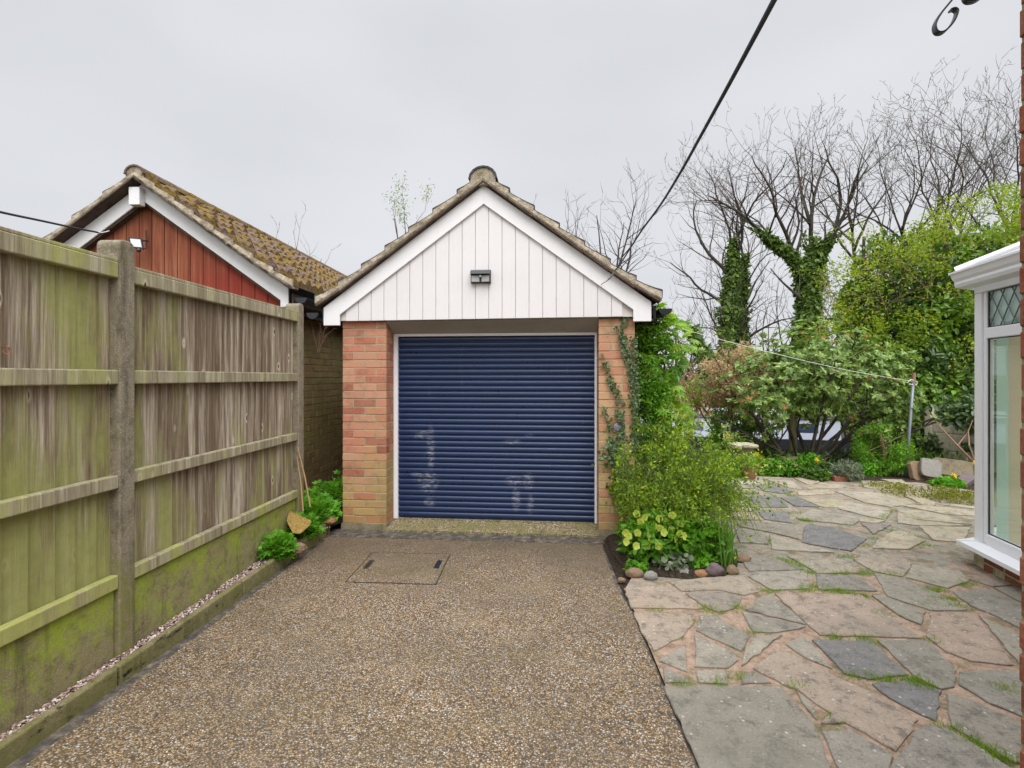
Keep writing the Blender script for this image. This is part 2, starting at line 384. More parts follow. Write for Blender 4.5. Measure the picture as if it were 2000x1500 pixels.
M['kerb'] = m_conc('mossy_kerb', (.13,.11,.06), (.36,.31,.17), (.12,.115,.04), 0, .2, .3, 1.0)
M['step'] = m_conc('concrete_step', (.20,.165,.11), (.33,.275,.18), (.15,.14,.05), -.3, .10, .6)
M['pale_conc'] = m_conc('pale_concrete', (.42,.38,.28), (.60,.55,.42), (.20,.21,.08), -.5, .4, .3)

# red-stained cladding
t = NT('red_stained_boards', .75, .2)
v2 = t.n('VectorMath', {'operation': 'ADD'}, _0=t.map((18, 18, 1.0)), _1=t.n('CombineXYZ', X=t.math('MULTIPLY', t.isl, 31.0)).outputs[0]).outputs[0]
c = t.ramp(t.noise(1.2, 6, .65, v2), [(.3,(.13,.035,.02)),(.52,(.27,.088,.045)),(.7,(.36,.15,.08))])
c = t.mix(t.rng(t.math('ADD', t.sep(0), t.noise(3, 4)), -2.9, -2.3, 0, .7), c, (.27,.03,.022)); c = t.mix(t.rng(t.noise(22, 3), .74, .8, 0, .5), c, (.6,.4,.35)); t.col(c); M['redwood'] = t.mat

# drive: resin bound gravel
t = NT('aggregate', .62, .35)
cell = t.n('TexVoronoi', Scale=122, Vector=t.pos)
rnd = t.n('SeparateColor', Color=cell.outputs['Color']).outputs[0]
c = t.ramp(rnd, [(0,(.07,.048,.03)),(.15,(.17,.115,.06)),(.38,(.30,.20,.105)),(.55,(.42,.31,.185)),(.72,(.47,.28,.11)),(.82,(.60,.50,.38)),(.92,(.30,.29,.28)),(1,(.78,.73,.65))])
c = t.mix(t.rng(cell.outputs['Distance'], .30, .62, 0, .8), c, (.055,.040,.026))
c = t.mix(t.rng(t.noise(1.4, 5, .6), .38, .62, 0, .35), c, (.10,.085,.065))
c = t.mix(t.rng(t.noise(2.2, 7, .7), .50, .62, 0, .14), c, (.42,.32,.20)); c = t.mix(t.rng(t.noise(.7, 4, .6, t.map((1, 2.5, 1))), .5, .72, 0, .4), c, (.15,.12,.05)); c = t.mix(t.rng(t.noise(5, 8, .75), .60, .70, 0, .45), c, (.07,.055,.035)); c = t.mix(t.rng(t.math('ADD', t.sep(1), t.noise(1.5, 4)), 4.1, 4.9, 0, .45), c, (.09,.065,.04))
t.col(c); t.bump(t.math('SUBTRACT', 1.0, cell.outputs['Distance']), .9, .006); M['drive'] = t.mat
t = NT('dark_border', .85, .25)
c = t.ramp(t.noise(14, 7, .72), [(.3,(.035,.03,.027)),(.5,(.095,.082,.07)),(.66,(.24,.20,.15))]); c = t.mix(t.rng(t.noise(4, 5, .7), .55, .68, 0, .6), c, (.08,.08,.03)); t.col(c); t.bump(t.noise(60, 5, .7), .8, .01); M['border'] = t.mat
t = NT('soil', .95, .1); c = t.ramp(t.noise(35, 7, .75), [(.3,(.022,.017,.013)),(.55,(.075,.056,.04)),(.75,(.16,.12,.085))]); t.col(c); t.bump(t.noise(40, 7, .75), 1, .04); M['soil'] = t.mat
t = NT('rough_ground', .95, .1); c = t.ramp(t.noise(3, 8, .7), [(.3,(.05,.04,.025)),(.5,(.09,.085,.035)),(.7,(.07,.10,.03))]); t.col(c); t.bump(t.noise(8, 7, .75), 1, .1); M['ground'] = t.mat
t = NT('canal_water', .08, .5); t.col((.035,.04,.03)); t.bump(t.noise(3, 3), .12, .03); M['water'] = t.mat

# paving
def m_slab(name, cols, yel):
    t = NT(name, .8, .25)
    c = t.ramp(t.isl, [(i / (len(cols) - 1), q) for i, q in enumerate(cols)])
    fb = t.noise(7, 7, .72); c = t.mix(t.rng(t.noise(110, 3, .8), .56, .66, 0, .55), c, (.07,.065,.055)); c = t.mix(t.rng(fb, .3, .7, 0, .55), c, t.hsv(c, .5, .9, .62))
    c = t.mix(t.rng(t.noise(13, 10, .82), .50, .60, 0, .6), c, (.06,.055,.048))
    c = t.mix(t.rng(t.vor(19), .07, .15, .7, 0), c, (.60,.58,.53))
    c = t.mix(t.rng(t.noise(75, 4, .8), .60, .68, 0, .6), c, (.62,.59,.52)); c = t.mix(t.rng(t.noise(1.6, 5, .65), .48, .66, 0, .45), c, (.24,.215,.11) if yel else (.19,.18,.14))
    t.col(c); t.bump(t.noise(50, 7, .78), .8, .008); t.set('Roughness', t.rng(fb, .3, .7, .55, .85)); return t.mat
M['slab'] = m_slab('grey_stone', [(.28,.25,.20),(.34,.305,.245),(.40,.35,.27),(.26,.24,.21),(.42,.315,.24),(.36,.32,.24)], False)
M['slab_dark'] = m_slab('slate_stone', [(.185,.18,.175),(.22,.21,.20),(.20,.19,.185)], False)
M['slab_buff'] = m_slab('buff_stone', [(.44,.37,.27),(.50,.42,.31),(.42,.365,.25),(.46,.40,.32)], True)
t = NT('pink_mortar', .9, .15)
c = t.ramp(t.noise(14, 9, .8), [(.3,(.13,.095,.07)),(.48,(.34,.235,.17)),(.62,(.45,.33,.25)),(.75,(.30,.26,.20))])
cd = t.n('TexVoronoi', {'feature': 'DISTANCE_TO_EDGE'}, Scale=4.2, Vector=t.map(src=t.n('VectorMath', {'operation': 'ADD'}, _0=t.pos, _1=t.n('TexNoise', Scale=3.0, Vector=t.pos).outputs['Color']).outputs[0])).outputs[0]
cc = t.ramp(t.noise(9, 7, .7), [(.3,(.17,.16,.135)),(.6,(.31,.285,.23)),(.75,(.4,.36,.28))])
c = t.mix(t.math('MULTIPLY', t.rng(cd, .045, .075), t.rng(t.math('SUBTRACT', t.sep(1), t.math('MULTIPLY', t.sep(0), .15)), 3.1, 3.5)), c, cc); c = t.mix(t.rng(t.noise(6, 7, .75), .50, .64, 0, .75), c, (.11,.115,.045)); t.col(c)
t.bump(t.math('ADD', t.noise(40, 6, .7), t.rng(cd, .045, .075, 0, .6)), .8, .01); M['pink'] = t.mat
t = NT('pebble', .7, .3); c = t.ramp(t.isl, [(0,(.10,.06,.05)),(.2,(.28,.17,.14)),(.4,(.42,.30,.25)),(.55,(.22,.13,.11)),(.75,(.55,.46,.40)),(.9,(.70,.65,.6)),(1,(.15,.11,.10))]); t.col(c); M['pebble'] = t.mat
def m_stone(name, a, b): 
    t = NT(name, .8, .25); t.col(t.mix(t.noise(20, 7, .7), a, b)); t.bump(t.noise(35, 6, .75), .8, .012); return t.mat
M['st_brown'] = m_stone('brown_stone', (.14,.09,.055), (.36,.25,.16)); M['st_grey'] = m_stone('grey_rock', (.16,.15,.13), (.36,.34,.30))
M['st_plum'] = m_stone('plum_rock', (.09,.065,.07), (.22,.17,.17)); M['st_rust'] = m_stone('rust_rock', (.22,.10,.05), (.42,.24,.13))
t = NT('ochre_rubble', .95, .1); c = t.ramp(t.noise(60, 6, .8), [(.35,(.13,.09,.04)),(.5,(.36,.24,.07)),(.7,(.50,.36,.13))]); t.col(c); t.bump(t.noise(70, 5, .8), 1, .012); M['ochre'] = t.mat
M['terracotta'] = plain('old_terracotta', (.23,.12,.07), .8, 0, .2, .4, 9)
M['metal'] = plain('galvanised_metal', (.22,.25,.29), .5, .3, .5, .25)
M['lead'] = plain('lead_strip', (.13,.15,.17), .5, .5, .5, .1)
t = NT('bark', .95, .1); c = t.ramp(t.noise(9, 6, .7, t.map((1, 1, .3))), [(.3,(.035,.030,.026)),(.7,(.13,.115,.09))]); t.col(c); t.bump(t.noise(20, 5), .8, .03); M['bark'] = t.mat
t = NT('twig', .9, .1); c = t.ramp(t.noise(1.5, 3), [(.35,(.08,.066,.058)),(.65,(.17,.145,.12))]); t.col(c); M['twig'] = t.mat
M['cane'] = plain('cane', (.40,.25,.12), .6); M['dry'] = plain('dry_stem', (.28,.17,.11), .8); M['gstem'] = plain('green_stem', (.11,.15,.03), .6, 0, .3, .4)
L = {}
L['celandine'] = leafmat('bright_leaf', [(.07,.22,.015),(.12,.33,.02),(.18,.42,.03)], .3)
L['fatsia'] = leafmat('fatsia_leaf', [(.16,.30,.035),(.27,.43,.06),(.40,.55,.10)], .45, .35, (.11,.24,.035), 2.4, .5)
L['ivy'] = leafmat('ivy_leaf', [(.04,.075,.02),(.06,.11,.03),(.10,.16,.05)], .15, .35, spec=.5)
L['broom'] = leafmat('broom_leaf', [(.08,.17,.014),(.19,.32,.022),(.36,.47,.04)], .35)
L['hell'] = leafmat('hellebore_leaf', [(.07,.19,.015),(.11,.28,.02),(.15,.33,.03)], .3, .4)
L['daff'] = leafmat('blade_leaf', [(.09,.20,.03),(.13,.27,.035)], .3, .4)
L['hedge'] = leafmat('dark_hedge_leaf', [(.03,.065,.016),(.055,.11,.022),(.10,.17,.04)], .2, .35, (.10,.19,.018), .8, .5)
L['lime'] = leafmat('lime_leaf', [(.13,.21,.015),(.25,.34,.025),(.40,.46,.05)], .45, .5, (.12,.19,.03), .9)
L['rhodo'] = leafmat('whorl_leaf', [(.08,.16,.03),(.17,.28,.055),(.36,.46,.13)], .3, .35, spec=.5)
L['rust'] = leafmat('red_new_leaf', [(.30,.06,.03),(.40,.14,.06),(.38,.22,.08)], .3)
L['beige'] = leafmat('dead_leaf', [(.34,.24,.12),(.48,.37,.20),(.55,.44,.26)], .3)
L['conifer'] = leafmat('fine_green', [(.08,.22,.016),(.15,.34,.025),(.22,.42,.04)], .25)
L['grass'] = leafmat('grass_blade', [(.12,.24,.02),(.20,.34,.03),(.28,.36,.06)], .35)
L['yellow'] = leafmat('yellow_petal', [(.70,.55,.04),(.80,.62,.06)], .4)
L['cream'] = leafmat('hellebore_petal', [(.46,.56,.09),(.62,.68,.16),(.54,.62,.14)], .45, .5)
L['pink'] = leafmat('pink_petal', [(.40,.20,.18),(.48,.28,.22)], .4)
L['lav'] = leafmat('lavender_leaf', [(.14,.18,.10),(.22,.26,.17)], .2)
L['scrub'] = leafmat('scrub_twig', [(.12,.08,.045),(.22,.15,.09),(.17,.15,.05)], .2)
L['treeivy'] = leafmat('tree_ivy_leaf', [(.06,.11,.02),(.11,.19,.03),(.20,.30,.05)], .25, .4)
L['thyme'] = leafmat('mat_leaf', [(.12,.13,.015),(.26,.26,.03),(.10,.14,.02)], .3)
# ================================================================== GROUND
def grid_obj(name, xs, ys, zf, mat):
    X, Y = np.meshgrid(xs, ys); Z = zf(X, Y); nx = len(xs)
    v = np.stack([X, Y, Z], -1).reshape(-1, 3)
    i, j = np.meshgrid(np.arange(nx - 1), np.arange(len(ys) - 1)); a = (j * nx + i).ravel()
    mb = MB(); mb.add(v, np.stack([a, a + 1, a + nx + 1, a + nx], 1)); return mb.build(name, mat, smooth=True)
def terr(X, Y):
    z = -.04 + 0 * X
    z = np.where(Y > 8.6, -.04 - np.clip((Y - 8.6) / 2.4, 0, 1) * 1.35, z)
    z = np.where(Y > 18.5, -1.39 + np.clip((Y - 18.5) / 1.5, 0, 1) * 1.6, z)
    z = np.where(Y > 20, .21 + (Y - 20) * .004, z)
    return z
struct(grid_obj('ground', np.concatenate([np.linspace(-600, -12, 12), np.linspace(-10, 30, 41), np.linspace(40, 700, 12)]),
       np.concatenate([[-40, -10, 0, 4, 8, 8.6], np.linspace(9, 24, 31), [30, 60, 200, 900]]), terr, M['ground']))
mb = MB(); mb.add([(-400, 10.0, -.85), (500, 10.0, -.85), (500, 19.3, -.85), (-400, 19.3, -.85)], [(0, 1, 2, 3)]); struct(mb.build('canal_water', M['water']))

def sheet(name, pts, z, mat, h=0.0):
    mb = MB(); p = [(a, b, z) for a, b in pts]
    if h: mb.prism([(a, b, z - h) for a, b in pts], (0, 0, h))
    else: mb.add(p, [tuple(range(len(p)))])
    return mb.build(name, mat)
# drive: left edge along the kerb, right edge against the paving
def kx(y): return -1.90 + (y - 1.94) * .0693        # face of the kerb
def dx(y): return .698 + (y - 1.913) * .0474        # joint between drive and paving
GA = Frame((-.256, 4.83, 0), 5.3)
def gw(u, v, z=0): return GA.w((u, v, z))
fl, fr_ = gw(-1.75, -.02), gw(1.2, -.02)
struct(sheet('driveway_edging', [(kx(-1) - .02, -1), (dx(-1), -1), (dx(4.55), 4.55), (1.0, 4.66), (fr_[0], fr_[1]), (fl[0] + .02, fl[1])], -.004, M['border']))
e0, e1 = gw(-1.42, -.30), gw(1.0, -.16)
struct(sheet('driveway', [(kx(-1) + .10, -1), (dx(-1) - .012, -1), (dx(3.2) - .012, 3.2), (dx(3.5) - .05, 3.55), (dx(4.3) - .04, 4.36), (.82, 4.60), (e0[0] + .03, e0[1] + .02)], .002, M['drive']))

struct(sheet('corner_soil', [(dx(3.4) - .02, 3.42), (1.1, 3.42), (1.1, 4.62), (dx(4.3) - .02, 4.6)], -.001, M['soil']))
# edging blocks seen along the door end: thin joints
mb = MB()
for k in range(12):
    u = -1.35 + k * .205; mb.span((u, -.27, .0), (u + .19, -.175, .006), GA)
o = mb.build('edging_block', M['border']); tag(o, kind='structure')

# ---- inspection cover let into the drive
mc_ = [(-1.163, 4.255), (-.508, 4.225), (-.535, 3.60), (-1.185, 3.645)]
cov = thing('inspection_cover', 'square recessed inspection cover filled with the same gravel finish as the drive', 'drain cover', (-.85, 3.93, .0))
mb = MB(); th = .0055
cxm = np.mean(mc_, 0)
for i in range(4):
    a, b = np.array(mc_[i]), np.array(mc_[(i + 1) % 4]); d = (b - a) / np.linalg.norm(b - a); nn_ = np.array([d[1], -d[0]]) * th / 2
    a = a - d * th / 2; b = b - d * th / 2 - d * .0
    mb.prism([(a[0]-nn_[0], a[1]-nn_[1], .0025), (b[0]-nn_[0], b[1]-nn_[1], .0025), (b[0]+nn_[0], b[1]+nn_[1], .0025), (a[0]+nn_[0], a[1]+nn_[1], .0025)], (0, 0, .0025))
mb.build('rim', M['black_pl'], cov)
q = [(cxm + (np.array(p) - cxm) * .978) for p in mc_][::-1]
mb = MB(); mb.prism([(p[0], p[1], .0022) for p in q], (0, 0, .003)); mb.build('gravel_inlay', M['drive'], cov)
for (x, y) in ((-1.115, 3.98), (-.575, 3.98)):
    mb = MB(); A = np.array([(.045, .999, 0), (-.999, .045, 0), (0, 0, 1)])
    mb.box((x, y, .006), (.17, .040, .005), A); mb.box((x, y, .009), (.12, .006, .006), A); mb.build('lifting_slot', M['black_pl'], cov)

# ================================================================== CRAZY PAVING (patio)
pat = [(dx(-1) + .002, -1), (8, -1), (8.6, 5.2), (6.2, 6.0), (5.6, 7.05), (3.0, 7.6), (1.3, 7.6), (1.15, 4.9), (1.0, 4.0), (dx(3.5), 3.5)]
struct(sheet('patio', pat, .0125, M['pink']))
def c8(p): return G(1150 + .425 * p[0], 950 + .425 * p[1])
def c4(p): return G(1250 + .35 * p[0], 560 + .35 * p[1])
near = [
 ('g', [(345,935),(690,934),(880,938),(945,1010),(1045,1130),(1105,1294),(1200,1500),(560,1500),(500,1290)]),
 ('g', [(205,592),(478,598),(482,640),(437,700),(300,772),(245,690)]),
 ('g', [(440,742),(452,868),(322,818)]),
 ('g', [(505,603),(592,607),(655,655),(745,700),(700,772),(640,745),(490,675)]),
 ('g', [(487,695),(665,780),(688,812),(640,852),(487,845)]),
 ('g', [(700,590),(1000,658),(868,685),(755,683)]),
 ('g', [(340,848),(440,890),(462,918),(352,920)]),
 ('g', [(490,862),(636,870),(640,925),(505,918)]), ('g', [(700,880),(760,865),(840,920),(702,926)]),
 ('g', [(765,700),(890,698),(835,738),(700,842),(715,780)]),
 ('g', [(752,852),(865,760),(965,800),(1130,890),(1290,960),(1516,1092),(1412,1238),(1200,1118),(1040,1015),(960,950),(905,935)]),
 ('g', [(905,742),(975,705),(1012,722),(1120,855),(1000,805)]),
 ('g', [(855,508),(1250,510),(1300,542),(1530,712),(1062,698)]),
 ('g', [(160,482),(365,466),(440,515),(525,575),(195,572)]),
 ('g', [(445,502),(600,496),(705,522),(690,558),(665,575),(590,590),(540,570)]),
 ('g', [(375,455),(540,432),(705,424),(780,495),(715,512),(600,486),(430,492)]),
 ('g', [(795,520),(840,508),(1000,650),(870,618),(715,580)]),
 ('d', [(1025,722),(1298,726),(1470,885),(1290,905),(1175,878)]),
 ('g', [(1325,724),(1550,724),(1600,765),(1690,860),(1680,940),(1620,950),(1490,885)]),
 ('d', [(1300,925),(1465,908),(1625,960),(1595,1098),(1520,1065),(1380,990)]),
 ('g', [(1545,1115),(1650,1135),(1760,1200),(1900,1294),(2100,1420),(1700,1500),(1300,1500),(1425,1262)]),
 ('g', [(960,965),(1020,1010),(1050,1095),(1000,1040)]), ('g', [(1065,1110),(1190,1105),(1130,1060)]),
 ('g', [(1070,1145),(1200,1135),(1400,1262),(1280,1500),(1230,1500),(1130,1290)]),
 ('g', [(1572,592),(1770,600),(1870,720),(1955,838),(1760,820),(1640,775),(1550,705)]),
 ('g', [(1700,870),(1960,860),(2060,940),(2000,1080),(1830,1010),(1700,930)]),
 ('g', [(1640,970),(1760,1000),(1990,1110),(2200,1300),(1960,1294),(1660,1120)]),
 ('g', [(1300,514),(1372,524),(1550,592),(1528,650),(1430,610),(1340,545)]),
 ('g', [(1312,412),(1420,430),(1590,500),(1735,578),(1570,582),(1375,516)]),
 ('g', [(1672,498),(1850,488),(2000,560),(2010,680),(1830,592),(1750,560)]),
 ('g', [(1045,418),(1220,424),(1322,492),(1060,486)]),
 ('g', [(860,405),(1000,398),(1008,480),(845,488),(735,425),(770,405)]),
 ('g', [(915,332),(1165,348),(1232,408),(1050,410),(985,370)]),
 ('g', [(705,352),(840,335),(985,392),(740,402)]),
 ('g', [(1218,348),(1340,312),(1480,368),(1440,425),(1310,402)]),
 ('g', [(1490,375),(1700,392),(1740,445),(1650,480),(1460,430)]),
 ('g', [(1790,605),(1980,700),(2100,860),(1975,830),(1885,720)]), ('g', [(1860,480),(2010,470),(2150,600),(2020,560)]),
 ('g', [(1750,440),(1900,400),(2050,455),(1860,472)]),
]
far = [
 ('b', [(405,1045),(560,1062),(690,1088),(680,1112),(475,1108)]), ('d', [(660,1118),(735,1112),(855,1150),(790,1162),(690,1148)]),
 ('b', [(700,1080),(850,1092),(905,1138),(830,1130)]), ('b', [(860,1076),(1000,1076),(995,1104),(930,1110)]),
 ('b', [(1012,1100),(1150,1116),(1125,1130),(935,1136)]), ('b', [(880,1152),(1050,1142),(1090,1164),(890,1174)]),
 ('b', [(1090,1150),(1230,1152),(1415,1172),(1520,1218),(1402,1240),(1250,1212)]), ('b', [(1235,1092),(1455,1120),(1435,1148),(1255,1130)]),
 ('b', [(1345,1082),(1460,1085),(1490,1108),(1440,1112)]), ('b', [(1455,1152),(1540,1172),(1655,1218),(1550,1214)]),
 ('d', [(595,1178),(755,1174),(800,1204),(825,1238),(670,1240)]), ('d', [(785,1188),(870,1182),(995,1238),(865,1233)]),
 ('b', [(895,1188),(1020,1192),(1145,1202),(1262,1235),(1105,1242),(1015,1238)]), ('b', [(1155,1212),(1255,1228),(1400,1256),(1366,1312),(1245,1284),(1110,1248)]),
 ('b', [(1432,1258),(1560,1258),(1720,1292),(1850,1338),(1535,1308)]), ('b', [(1435,1226),(1600,1232),(1880,1262),(1880,1290),(1700,1278)]),
 ('b', [(1670,1224),(1780,1228),(1890,1240),(1890,1252)]), ('d', [(662,1268),(820,1273),(845,1328),(695,1308)]),
 ('g', [(872,1298),(965,1252),(1230,1298),(1215,1322),(1185,1340),(915,1312)]), ('d', [(925,1342),(1065,1352),(1260,1420),(1180,1488),(900,1440)]),
 ('g', [(545,1322),(860,1342),(885,1420),(722,1380),(560,1350)]), ('g', [(535,1362),(700,1392),(715,1448),(560,1440)]),
 ('g', [(725,1398),(890,1442),(1080,1498),(740,1478)]), ('g', [(1235,1330),(1400,1342),(1300,1392)]),
 ('b', [(1435,1368),(1590,1430),(1500,1476),(1300,1470),(1320,1430)]), ('b', [(1560,1350),(1840,1355),(1800,1440),(1640,1425)]),
 ('b', [(440,1180),(560,1180),(640,1240),(500,1235),(405,1200)]), ('b', [(400,1215),(490,1240),(640,1250),(640,1262),(520,1262),(380,1240)]),
 ('b', [(600,1085),(690,1052),(800,1078),(700,1078)]), ('g', [(430,1120),(640,1120),(640,1150),(560,1165),(440,1165)]),
 ('g', [(500,1270),(640,1275),(680,1312),(530,1308)]), ('b', [(1540,1222),(1640,1222),(1590,1228)]), ('b', [(1620,1240),(1480,1180),(1560,1186),(1650,1226)]),
 ('b', [(1600,1322),(1840,1346),(1560,1344),(1440,1330),(1440,1265),(1530,1312)]), ('b', [(1240,1296),(1365,1318),(1320,1330),(1225,1322)]),
 ('b', [(300,1120),(420,1118),(430,1170),(300,1180)]), ('b', [(240,1190),(390,1190),(370,1260),(250,1260)]), ('g', [(260,1275),(480,1275),(500,1350),(270,1350)]), ('g', [(300,1365),(515,1365),(540,1440),(320,1440)]),
]
def shrink(pts, d):
    c = pts.mean(0); v = pts - c; L_ = np.linalg.norm(v, axis=1, keepdims=True); return c + v * np.maximum(.5, (1 - d / L_))
kinds = {'g': ('paving_slab', M['slab']), 'd': ('dark_paving_slab', M['slab_dark']), 'b': ('buff_paving_slab', M['slab_buff'])}
mbs = {k: MB() for k in kinds}
def roughen(p):
    out_ = []; n = len(p)
    for i in range(n):
        a, b = p[i], p[(i + 1) % n]; k = max(1, int(np.linalg.norm(b - a) / .045))
        d = b - a; L_ = np.linalg.norm(d); nn_ = np.array([-d[1], d[0], 0]) / max(L_, 1e-6)
        for j in range(k):
            q = a + d * j / k
            if j: q = q + nn_ * (rng.normal() * .0035 + .008 * mnoise.noise((q[0] * 9, q[1] * 9, 1.0)))
            out_.append(q)
    return np.array(out_)
nsl = 0
for lst, cf in ((near, c8), (far, c4)):
    for k, poly in lst:
        p = np.array([cf(a) for a in poly]); 
        ar = .5 * sum(p[i][0]*p[(i+1) % len(p)][1] - p[(i+1) % len(p)][0]*p[i][1] for i in range(len(p)))
        if ar < 0: p = p[::-1]
        p = roughen(shrink(p, .001 if cf is c8 and p[:, 1].mean() < 3.4 else -.006)); top = .0215 + nsl * .00006 + random.uniform(0, .002); nsl += 1
        p[:, 2] = top - .013
        n = len(p); up = p.copy(); up[:, 2] = top - .003; cap = shrink(up, .006); cap[:, 2] = top
        v = np.concatenate([p, up, cap]); i = np.arange(n); j = (i + 1) % n
        mbs[k].add(v, [tuple(int(q) for q in 2*n + i)] + [tuple(int(q) for q in r_) for r_ in np.stack([i, j, j+n, i+n], 1)] + [tuple(int(q) for q in r_) for r_ in np.stack([i+n, j+n, j+2*n, i+2*n], 1)])
for k, (nm, m) in kinds.items(): struct(mbs[k].build(nm, m))

# ================================================================== FENCE ON THE LEFT
def fx(y): return -1.953 - .0514 * (2.65 - y)        # driveway face of the posts
FD = np.array([.0513, .9987, 0]); FN = np.array([.9987, -.0513, 0])   # along the fence / towards the drive
FA = np.array([FD, -FN, (0, 0, 1)])
def fpt(y, off=0, z=0): return np.array([fx(y), y, 0]) + FN * off + np.array((0, 0, z))
def fence_panel(y0, y1, label, tops, rails, bw):
    t = thing('fence_panel', label, 'fence panel', tuple(fpt((y0 + y1) / 2, -.05, .4)), 'closeboard fence panels between the concrete posts')
    mb = MB(); y = y0; i = 0
    while y < y1 - .01:
        w = bw * random.uniform(.85, 1.12); w = min(w, y1 - y)
        c = fpt(y + w / 2, -.062, (tops[0] + .42) / 2); a = .10
        A = np.array([FD * math.cos(a) + FN * math.sin(a), -FN * math.cos(a) + FD * math.sin(a), (0, 0, 1)])
        h = tops[0] - .05 - .42 + random.uniform(-.008, .008)
        mb.box(c, (w + .014, .011, h), A); y += w; i += 1
    mb.build('boards', M['wood'], t)
    L_ = (y1 - y0) * 1.0013
    for (zt, zb, dp) in rails:
        mb = MB(); mb.box(fpt((y0 + y1) / 2, -.030 + (dp - .04) / 2, (zt + zb) / 2), (L_, dp, zt - zb), FA); bevel(mb.build('rail', M['rail'], t), .006)
    mb = MB(); mb.box(fpt((y0 + y1) / 2, -.05, tops[0] + .008), (L_, .085, .016), FA); bevel(mb.build('capping', M['rail'], t), .003)
    return t
RL = [(2.035, 1.955, .045), (1.497, 1.425, .045), (.972, .905, .045), (.475, .405, .045)]
fence_panel(.70, 2.555, 'green stained close board fence panel nearest the camera, at the left edge of the picture', (2.035,), RL, .118)
RL2 = [(2.02, 1.945, .045), (1.497, 1.425, .045), (.978, .912, .045), (.48, .413, .045)]
fence_panel(2.655, 4.46, 'weathered brown fence panel between the two concrete posts, further from the camera', (2.02,), RL2, .105)
for (y0, y1, lab) in ((.70, 2.555, 'bright green mossy concrete gravel board under the nearest fence panel'), (2.655, 4.46, 'olive mossy concrete gravel board under the farther fence panel')):
    mb = MB(); mb.box(fpt((y0 + y1) / 2, -.052, .19), ((y1 - y0) * 1.0013, .05, .42), FA)
    o = mb.build('gravel_board', M['gboard'], None, tuple(fpt((y0 + y1) / 2, -.05, 0))); bevel(o, .006)
    tag(o, lab, 'gravel board', 'concrete boards along the foot of the fence')
def conc_post(y, w, d, top, label):
    mb = MB(); c = fpt(y, -d / 2, 0)
    # bull-nosed top: outline seen from the drive, extruded through the post
    n_ = 7; prof = [(-w/2, -.05), (w/2, -.05)] + [(w/2 - .035 + .035*math.cos(a), top - .035 + .035*math.sin(a)) for a in np.linspace(0, math.pi/2, n_)] + [(-w/2 + .035 + .035*math.cos(a), top - .035 + .035*math.sin(a)) for a in np.linspace(math.pi/2, math.pi, n_)]
    pts = [c + FN * d / 2 + FD * a + np.array((0, 0, z)) for a, z in prof]
    mb.prism(pts, -FN * d)
    o = mb.build('concrete_post', M['conc'], None, tuple(fpt(y, -d/2, 0))); bevel(o, .008); tag(o, label, 'fence post', 'concrete posts of the left fence'); return o
conc_post(2.605, .098, .125, 2.155, 'tall thick concrete fence post near the camera with a dark stained edge')
conc_post(4.515, .10, .12, 2.11, 'farther concrete fence post beside the neighbouring garage wall')
conc_post(.64, .10, .12, 2.15, 'concrete post at the end of the nearest fence panel beside the camera')
# screw hooks on the rails
def hook(px, py, lab, y):
    p = P(px, py, y); mb = MB(); q = [p, p + FN * .02]
    q += [p + FN * .02 + FD * (.014 * math.sin(a)) + np.array((0, 0, -.014 + .014 * math.cos(a))) for a in np.linspace(.3, 4.6, 10)]
    mb.tube(q, .0026, 6); o = mb.build('screw_hook', M['copper'], None, tuple(p)); tag(o, lab, 'hook', 'brass screw hooks in the fence rails')
M['copper'] = plain('copper', (.55, .25, .14), .3, .8)
hook(12, 481, 'copper screw hook in the top rail of the nearest fence panel', 2.07)
hook(3, 677, 'copper screw hook in the boards below the top rail, at the picture edge', 2.04)
hook(186, 733, 'copper screw hook in the second rail just left of the concrete post', 2.46)

# ---- kerb of concrete edgings, in lengths
ks = [(-.6, .32), (.325, 1.235), (1.24, 2.43), (2.435, 3.42), (3.425, 4.10), (4.105, 4.80)]
for i, (a, b) in enumerate(ks):
    mb = MB(); zt0 = .080 + .012 * max(0, a - 1.9); zt1 = .080 + .012 * max(0, b - 1.9)
    lab = ['mossy concrete edging stone beside the camera, outside the left edge', 'mossy concrete edging stone at the bottom left picture corner', 'mossy edging stone with black flaking face below the near concrete post', 'green mossy edging stone in the middle of the kerb run', 'short mossy edging stone beside the small green plant', 'last edging stone of the kerb, ending at the garage pier'][i]
    p = [(kx(a), a + .003, -.03), (kx(b), b - .003, -.03), (kx(b) - .042, b - .003, -.03), (kx(a) - .042, a + .003, -.03)]
    mb.add(p + [(p[0][0], p[0][1], zt0), (p[1][0], p[1][1], zt1), (p[2][0], p[2][1], zt1), (p[3][0], p[3][1], zt0)], BOXF)
    o = mb.build('kerb_stone', M['kerb'], None, (kx((a+b)/2), (a+b)/2, 0)); bevel(o, .009); tag(o, lab, 'edging stone', 'concrete edging stones along the drive')
